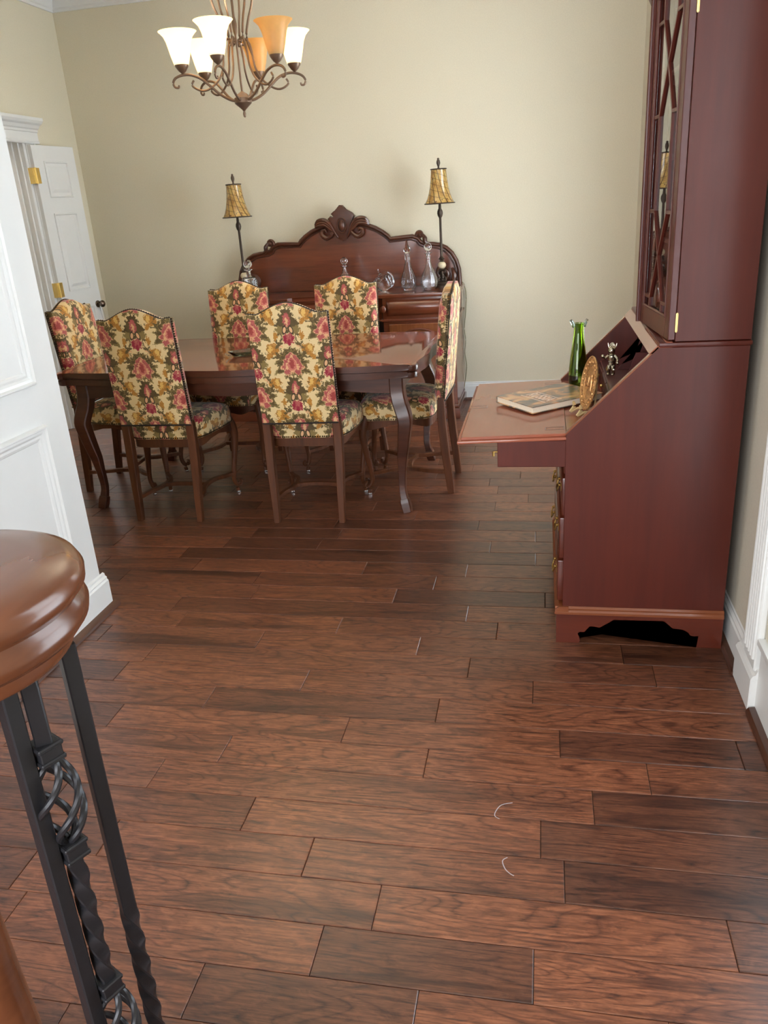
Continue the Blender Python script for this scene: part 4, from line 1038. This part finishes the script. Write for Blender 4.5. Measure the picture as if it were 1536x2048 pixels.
bm = B(); box(bm, -.026, -.019, .385, .408, ZB + .006, ZB + .98, .002); sweep(bm, [(-.024, .402, ZB + .004), (-.024, .402, ZB + .985)], .008, 8); link('meeting_bead', bm, M['desk'], nd, angle=30)
for z in (1.075, 1.88):
    bm = B(); box(bm, -.002, .004, -.0045, -.001, z - .026, z + .026); sweep(bm, [(.001, -.004, z - .028), (.001, -.004, z + .028)], .0024, 8); link('hinge', bm, M['brass'], nd)

# ------------------------------------------------------------------ things on the flap
bk = thing('book', 'large art book with painted cover and pale block lettering on the writing flap', 'book', (.0225, 2.888, .7455), 0)
ang = math.atan2(.184, .249); bk.rotation_euler = (0, math.radians(-.9), ang)
L_, W_, T_ = .305, .224, .024
bm = B(); box(bm, -L_ / 2 + .004, L_ / 2 - .003, -W_ / 2 + .003, W_ / 2 - .001, .0025, T_ - .0025, .0005); link('pages', bm, M['paper'], bk, smooth=False)
bm = B(); box(bm, -L_ / 2, L_ / 2, -W_ / 2, W_ / 2 + .002, 0, .0025, .0006); box(bm, -L_ / 2, L_ / 2, -W_ / 2, W_ / 2 + .002, T_ - .0025, T_, .0006); box(bm, -L_ / 2, L_ / 2, W_ / 2 - .001, W_ / 2 + .002, 0, T_, .0006); cv = link('cover', bm, M['cover'], bk, angle=30)
tx = bpy.data.curves.new('title', 'FONT'); tx.body = 'RUSSIA'; tx.size = .066; tx.extrude = .0002; tx.align_x = 'CENTER'; tx.align_y = 'CENTER'; tx.offset = .0012
to = bpy.data.objects.new('title', tx); COL.objects.link(to)
bpy.context.view_layer.update()
me = bpy.data.meshes.new_from_object(to.evaluated_get(bpy.context.evaluated_depsgraph_get())); bpy.data.objects.remove(to)
LET = plain('pale_print', srgb(240, 214, 200), 0.5)
me.materials.clear(); me.materials.append(LET)
to = bpy.data.objects.new('title', me); COL.objects.link(to); to.parent = bk; to.location = (-.045, -.012, T_ + .0003); to.rotation_euler = (0, 0, -PI / 2); to.scale = (.62, 1.0, 1)
bm = B(); box(bm, -.082, -.078, -.085, .060, T_, T_ + .0004); box(bm, -.012, -.008, -.085, .060, T_, T_ + .0004); link('title_rule', bm, LET, bk, smooth=False)

vs = thing('vase', 'green art-glass vase with two clear pulled ears, on the open bureau', 'vase', (.131, 3.09, .7405), .1)
outer = [(.026, 0), (.031, .006), (.034, .030), (.035, .055), (.033, .085), (.029, .125), (.024, .165), (.020, .20), (.0185, .225), (.0195, .243), (.021, .250)]
bm = B(); shell(bm, outer, .0075, 36, zin=.03); link('body', bm, M['greenglass'], vs)
bm = B()
for s in (-1, 1):
    sweep(bm, smoothpath([(s * .018, 0, .236), (s * .024, 0, .250), (s * .031, 0, .262)], 4), lerpl([(.007, .012), (.006, .010), (.0055, .006)], 9), 10, ref=(0, 1, 0))
link('ear', bm, M['clearglass'], vs)

pt = thing('brass_plate', 'small embossed brass plate standing on a wooden easel beside the book', 'plate', (.155, 2.708, .846)); 
nrm = Vector((-math.cos(math.radians(11)), -math.sin(math.radians(11)), .18)).normalized()
pt.rotation_euler = nrm.to_track_quat('Z', 'Y').to_euler()
bm = B(); lathe(bm, [(.0005, .001), (.055, .001), (.060, .003), (.080, .005), (.088, .0075), (.091, .006), (.088, .001), (.060, -.004), (.0005, -.005)], 64, cap=False); link('disc', bm, M['plate'], pt, angle=40)
bm = B()
for r in (.058, .086): sweep(bm, [(r * math.cos(a), r * math.sin(a), .0055 if r > .07 else .002) for a in [2 * PI * k / 48 for k in range(48)]], .002, 6, close=True)
for k in range(22):
    a = 2 * PI * k / 22; sphere(bm, (.072 * math.cos(a), .072 * math.sin(a), .0055), .0045, 6, 4)
sweep(bm, smoothpath([(-.03, -.02, .002), (-.01, .02, .003), (.0, -.01, .003), (.02, .03, .003), (.03, -.02, .002)], 5), .004, 6)
link('relief', bm, M['plate'], pt)
es = thing('plate_easel', 'little curved gold easel holding up the brass plate', 'easel', (.150, 2.706, .743))
EM = plain('gilt_easel', srgb(208, 182, 132), 0.35, metal=.3)
tang = Vector((math.sin(math.radians(20)), -math.cos(math.radians(20)), 0)); out = Vector((-math.cos(math.radians(20)), -math.sin(math.radians(20)), 0))
for s in (-1, 1):
    bm = B(); b0 = tang * (.030 * s)
    pts = smoothpath([b0 + out * .050 + Vector((0, 0, .004)), b0 + out * .036 + Vector((0, 0, .022)), b0 + out * .040 + Vector((0, 0, .040))], 4)
    sweep(bm, pts, lerpl([(.004, .006), (.004, .0075), (.003, .004)], len(pts)), 8)
    pts = smoothpath([b0 + out * .048 + Vector((0, 0, .004)), b0 + out * .022 + Vector((0, 0, .014)), b0 - out * .018 + Vector((0, 0, .008)), b0 - out * .055 + Vector((0, 0, .0045))], 4)
    sweep(bm, pts, (.004, .0045), 8)
    pts = smoothpath([b0 - out * .010 + Vector((0, 0, .012)), b0 * .6 - out * .020 + Vector((0, 0, .07)), b0 * .1 - out * .030 + Vector((0, 0, .13))], 4)
    sweep(bm, pts, (.0035, .0045), 8); link('leg', bm, EM, es)
fg = thing('figurine', 'small silver horned figure with round shield hat inside the open bureau', 'figurine', (.243, 2.955, .8205), -.55)
bm = B()
sweep(bm, smoothpath([(0, 0, .034), (0, .002, .050), (0, 0, .068), (0, 0, .080)], 4), lerpl([.012, .014, .013, .006], 13), 12); sphere(bm, (0, -.003, .088), .0125, 14, 12, 1, .95, 1.05)
sphere(bm, (0, -.014, .086), .004, 8, 6); link('body', bm, M['silver'], fg)
for s in (-1, 1):
    bm = B(); sweep(bm, smoothpath([(s * .006, 0, .036), (s * .009, -.004, .020), (s * .009, 0, .006)], 4), lerpl([.008, .007, .005], 9), 10); sphere(bm, (s * .009, -.004, .004), .006, 10, 8, 1, 1.5, .7); link('leg', bm, M['silver'], fg)
    bm = B(); sweep(bm, smoothpath([(s * .012, 0, .070), (s * .024, -.004, .060), (s * .028, -.012, .066 if s < 0 else .05)], 4), lerpl([.006, .005, .004], 9), 10); sphere(bm, (s * .029, -.014, .068 if s < 0 else .048), .006, 8, 6); link('arm', bm, M['silver'], fg)
    bm = B(); sweep(bm, smoothpath([(s * .008, 0, .094), (s * .014, 0, .102), (s * .017, 0, .115)], 4), lerpl([.004, .003, .001], 9), 8); link('horn', bm, M['silver'], fg)
bm = B(); sweep(bm, [(.0095 * math.cos(a), .002, .105 + .0095 * math.sin(a)) for a in [2 * PI * k / 20 for k in range(20)]], .0025, 6, ref=(0, 1, 0), close=True); sphere(bm, (0, .002, .105), .009, 12, 8, 1, .3, 1); link('headdress', bm, M['silver'], fg)
bm = B(); sphere(bm, (-.014, .004, .020), .010, 10, 8, 1, .8, 1); link('sack', bm, M['brassold'], fg)

# ------------------------------------------------------------------ chandelier
CX, CY = -1.45, 4.15
cd_ = thing('chandelier', 'six-arm bronze chandelier with upturned amber glass bell shades over the table', 'chandelier', (CX, CY, ZC))
Z = lambda z: z - ZC
bm = B(); lathe(bm, [(.0005, Z(1.888)), (.006, Z(1.893)), (.008, Z(1.905)), (.005, Z(1.918)), (.012, Z(1.926)), (.026, Z(1.938)), (.038, Z(1.948)), (.042, Z(1.953)), (.042, Z(1.974)), (.034, Z(1.980)), (.024, Z(1.992)), (.010, Z(2.000)), (.0045, Z(2.006))], 24); link('hub', bm, M['bronze'], cd_, angle=35)
bm = B(); lathe(bm, [(.005, Z(2.0)), (.005, Z(2.24)), (.010, Z(2.255)), (.013, Z(2.29)), (.006, Z(2.32)), (.006, Z(2.62)), (.012, Z(2.63)), (.012, Z(2.66)), (.004, Z(2.67))], 12); link('stem', bm, M['bronze'], cd_, angle=40)
bm = B(); lathe(bm, [(.06, 0), (.06, -.012), (.035, -.03), (.01, -.036)], 24); link('canopy', bm, M['bronze'], cd_)
bm = B(); z = 2.66
k = 0
while z < 2.975:
    pts = [(.009 * math.cos(a) * (1 if k % 2 else 0), .009 * math.cos(a) * (0 if k % 2 else 1), Z(z + .014 + .017 * math.sin(a))) for a in [2 * PI * q / 12 for q in range(12)]]
    sweep(bm, pts, .002, 5, close=True); z += .026; k += 1
link('chain', bm, M['bronze'], cd_)
base_a = math.radians(19.3)
for idx, phd in enumerate((10, 70, 130, 190, 250, 310)):
    a = base_a + math.radians(phd); c, s = math.cos(a), math.sin(a)
    R3 = lambda r, z, t=0: (r * c - t * s, r * s + t * c, Z(z))
    bm = B()
    p = smoothpath([R3(.030, 1.963), R3(.060, 1.968), R3(.105, 1.992), R3(.150, 2.030), R3(.190, 2.062), R3(.235, 2.078), R3(.275, 2.078), R3(.308, 2.066), R3(.322, 2.046), R3(.316, 2.028), R3(.300, 2.026), R3(.297, 2.036)], 4)
    sweep(bm, p, lerpl([.0065, .0065, .0065, .0065, .0065, .006, .006, .006, .0055, .005, .005, .004], len(p)), 8)
    arm = link('arm', bm, M['bronze'], cd_)
    bm = B()   # C-scroll from the arm up to the stem cage
    p = smoothpath([R3(.225, 2.055), R3(.235, 2.035), R3(.215, 2.018), R3(.185, 2.010), R3(.150, 2.020), R3(.105, 2.055), R3(.078, 2.105), R3(.070, 2.16), R3(.062, 2.205), R3(.040, 2.228), R3(.026, 2.222), R3(.024, 2.206), R3(.034, 2.200)], 4)
    sweep(bm, p, .005, 8); link('scroll', bm, M['bronze'], arm)
    bm = B()
    p = smoothpath([R3(.070, 2.16), R3(.052, 2.23), R3(.066, 2.30), R3(.092, 2.37), R3(.100, 2.44), R3(.080, 2.52), R3(.035, 2.59), R3(.010, 2.64)], 4)
    sweep(bm, p, .0055, 8); link('cage_rod', bm, M['bronze'], cd_)
    bm = B(); lathe(bm, [(.007, Z(2.080)), (.006, Z(2.085)), (.018, Z(2.095)), (.030, Z(2.112)), (.034, Z(2.126)), (.032, Z(2.130)), (.012, Z(2.128))], 20, (.272 * c, .272 * s, 0)); link('socket_cup', bm, M['bronze'], cd_)
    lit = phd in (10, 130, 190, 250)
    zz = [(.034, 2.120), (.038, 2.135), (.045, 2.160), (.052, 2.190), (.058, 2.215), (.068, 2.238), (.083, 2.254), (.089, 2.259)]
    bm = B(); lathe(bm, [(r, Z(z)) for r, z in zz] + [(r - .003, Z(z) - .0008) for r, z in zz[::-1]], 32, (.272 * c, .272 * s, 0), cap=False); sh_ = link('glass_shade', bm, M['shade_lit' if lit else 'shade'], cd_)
    bm = B(); lathe(bm, [(.010, Z(2.128)), (.010, Z(2.145)), (.014, Z(2.155)), (.019, Z(2.175)), (.018, Z(2.19)), (.010, Z(2.203)), (.0005, Z(2.207))], 16, (.272 * c, .272 * s, 0))
    t_ = NT('bulb_lit' if lit else 'bulb_off'); t_.bsdf(Base_Color=(.9, .88, .82, 1), Roughness=.3, Emission_Color=(1, .92, .76, 1), Emission_Strength=BULB_E if lit else 0.0)
    link('bulb', bm, t_.mat, cd_)

# ------------------------------------------------------------------ stair newel with volute and iron balusters (foreground left)
nw = thing('stair_volute', 'round oak handrail volute on its turned newel, in the left foreground', 'handrail', (-.61, .62, 0))
bm = B(); lathe(bm, [(.0005, 1.128), (.10, 1.128), (.132, 1.126), (.145, 1.120), (.150, 1.110), (.149, 1.100), (.143, 1.093), (.1405, 1.089), (.144, 1.084), (.148, 1.074), (.146, 1.064), (.138, 1.054), (.128, 1.048), (.127, 1.041), (.125, 1.034), (.122, 1.031), (.0005, 1.031)], 72, cap=False); link('cap', bm, M['voluteW'], nw, angle=40)
bm = B(); rail = [(0, 1.128), (.02, 1.126), (.031, 1.112), (.028, 1.096), (.025, 1.088), (.028, 1.074), (.024, 1.052), (.018, 1.034), (0, 1.031)]
prism(bm, [(-.115 + a, z) for a, z in rail] + [(-.115 - a, z) for a, z in rail[::-1][1:-1]], -1.2, -.12, 'x'); link('handrail', bm, M['voluteW'], nw, angle=40)
bm = B(); lathe(bm, [(.030, 1.032), (.026, .95), (.028, .80), (.033, .60), (.040, .42), (.044, .34), (.030, .32), (.044, .30), (.044, .18)], 32, (-.052, -.028, 0)); link('newel_post', bm, M['voluteW'], nw, angle=40)
bm = B(); lathe(bm, [(.20, 0), (.20, .15), (.215, .155), (.222, .168), (.215, .18), (.0005, .18)], 48, (0, -.03, 0), cap=False); box(bm, -1.3, 0, -.30, .10, 0, .18, .004); link('starting_step', bm, M['voluteW'], nw, angle=40)
def baluster(x, y, rot, parts, lab):
    o = thing('baluster', lab, 'baluster', (x, y, .18), rot, 'wrought iron balusters under the volute')
    w = .0088; ztop = 1.030 - .18; bm = B(); zprev = 0.0; pts, tw = [], []; ang_ = 0
    z = 0.0
    segs = sorted(parts, key=lambda p: p[1])
    while z <= ztop + 1e-6:
        inb = any(k == 'basket' and a < z < b for k, a, b in segs)
        pts.append((0, 0, z)); 
        if any(k == 'twist' and a < z < b for k, a, b in segs): ang_ += .006 / .026 * PI / 2 * .62
        tw.append(ang_); z += .006
    run = []
    def flush():
        if len(run) > 1: sweep(bm, [p for p, _ in run], (w, w), sq=True, ref=(0, 1, 0), twist=[t for _, t in run])
        run.clear()
    for p, t in zip(pts, tw):
        if any(k == 'basket' and a < p[2] < b for k, a, b in segs): flush()
        else: run.append((p, t))
    flush(); link('bar', bm, M['iron'], o, angle=25)
    for k, a, b in segs:
        if k == 'basket':
            bm = B(); n = 22
            for q in range(4):
                sp = []
                for i in range(n + 1):
                    t = i / n; an = q * PI / 2 + t * PI * 1.15; r = .005 + .020 * math.sin(PI * t) ** .8
                    sp.append((r * math.cos(an), r * math.sin(an), a + (b - a) * t))
                sweep(bm, sp, (.0042, .0042), 8, ref=(0, 0.1, 1))
            link('basket', bm, M['iron'], o)
            for zc in (a - .012, b + .012):
                bm = B(); box(bm, -.0125, .0125, -.0125, .0125, zc - .012, zc + .012, .001)
                for dz in (-.009, .009): box(bm, -.0145, .0145, -.0145, .0145, zc + dz - .0028, zc + dz + .0028, .0015)
                link('collar', bm, M['iron'], o)
    return o
baluster(.101 - .61, .052 + .62, .47, [('twist', .10, .465)], 'black iron baluster, plain above and twisted below, the rightmost under the volute')
baluster(.090 - .61, -.004 + .62, 1.10, [('basket', .625, .735), ('twist', .42, .595), ('basket', .275, .385)], 'black iron baluster with open twisted baskets and collars under the volute')
baluster(.076 - .61, -.023 + .62, 1.15, [], 'plain square black iron baluster in front of the basket baluster')
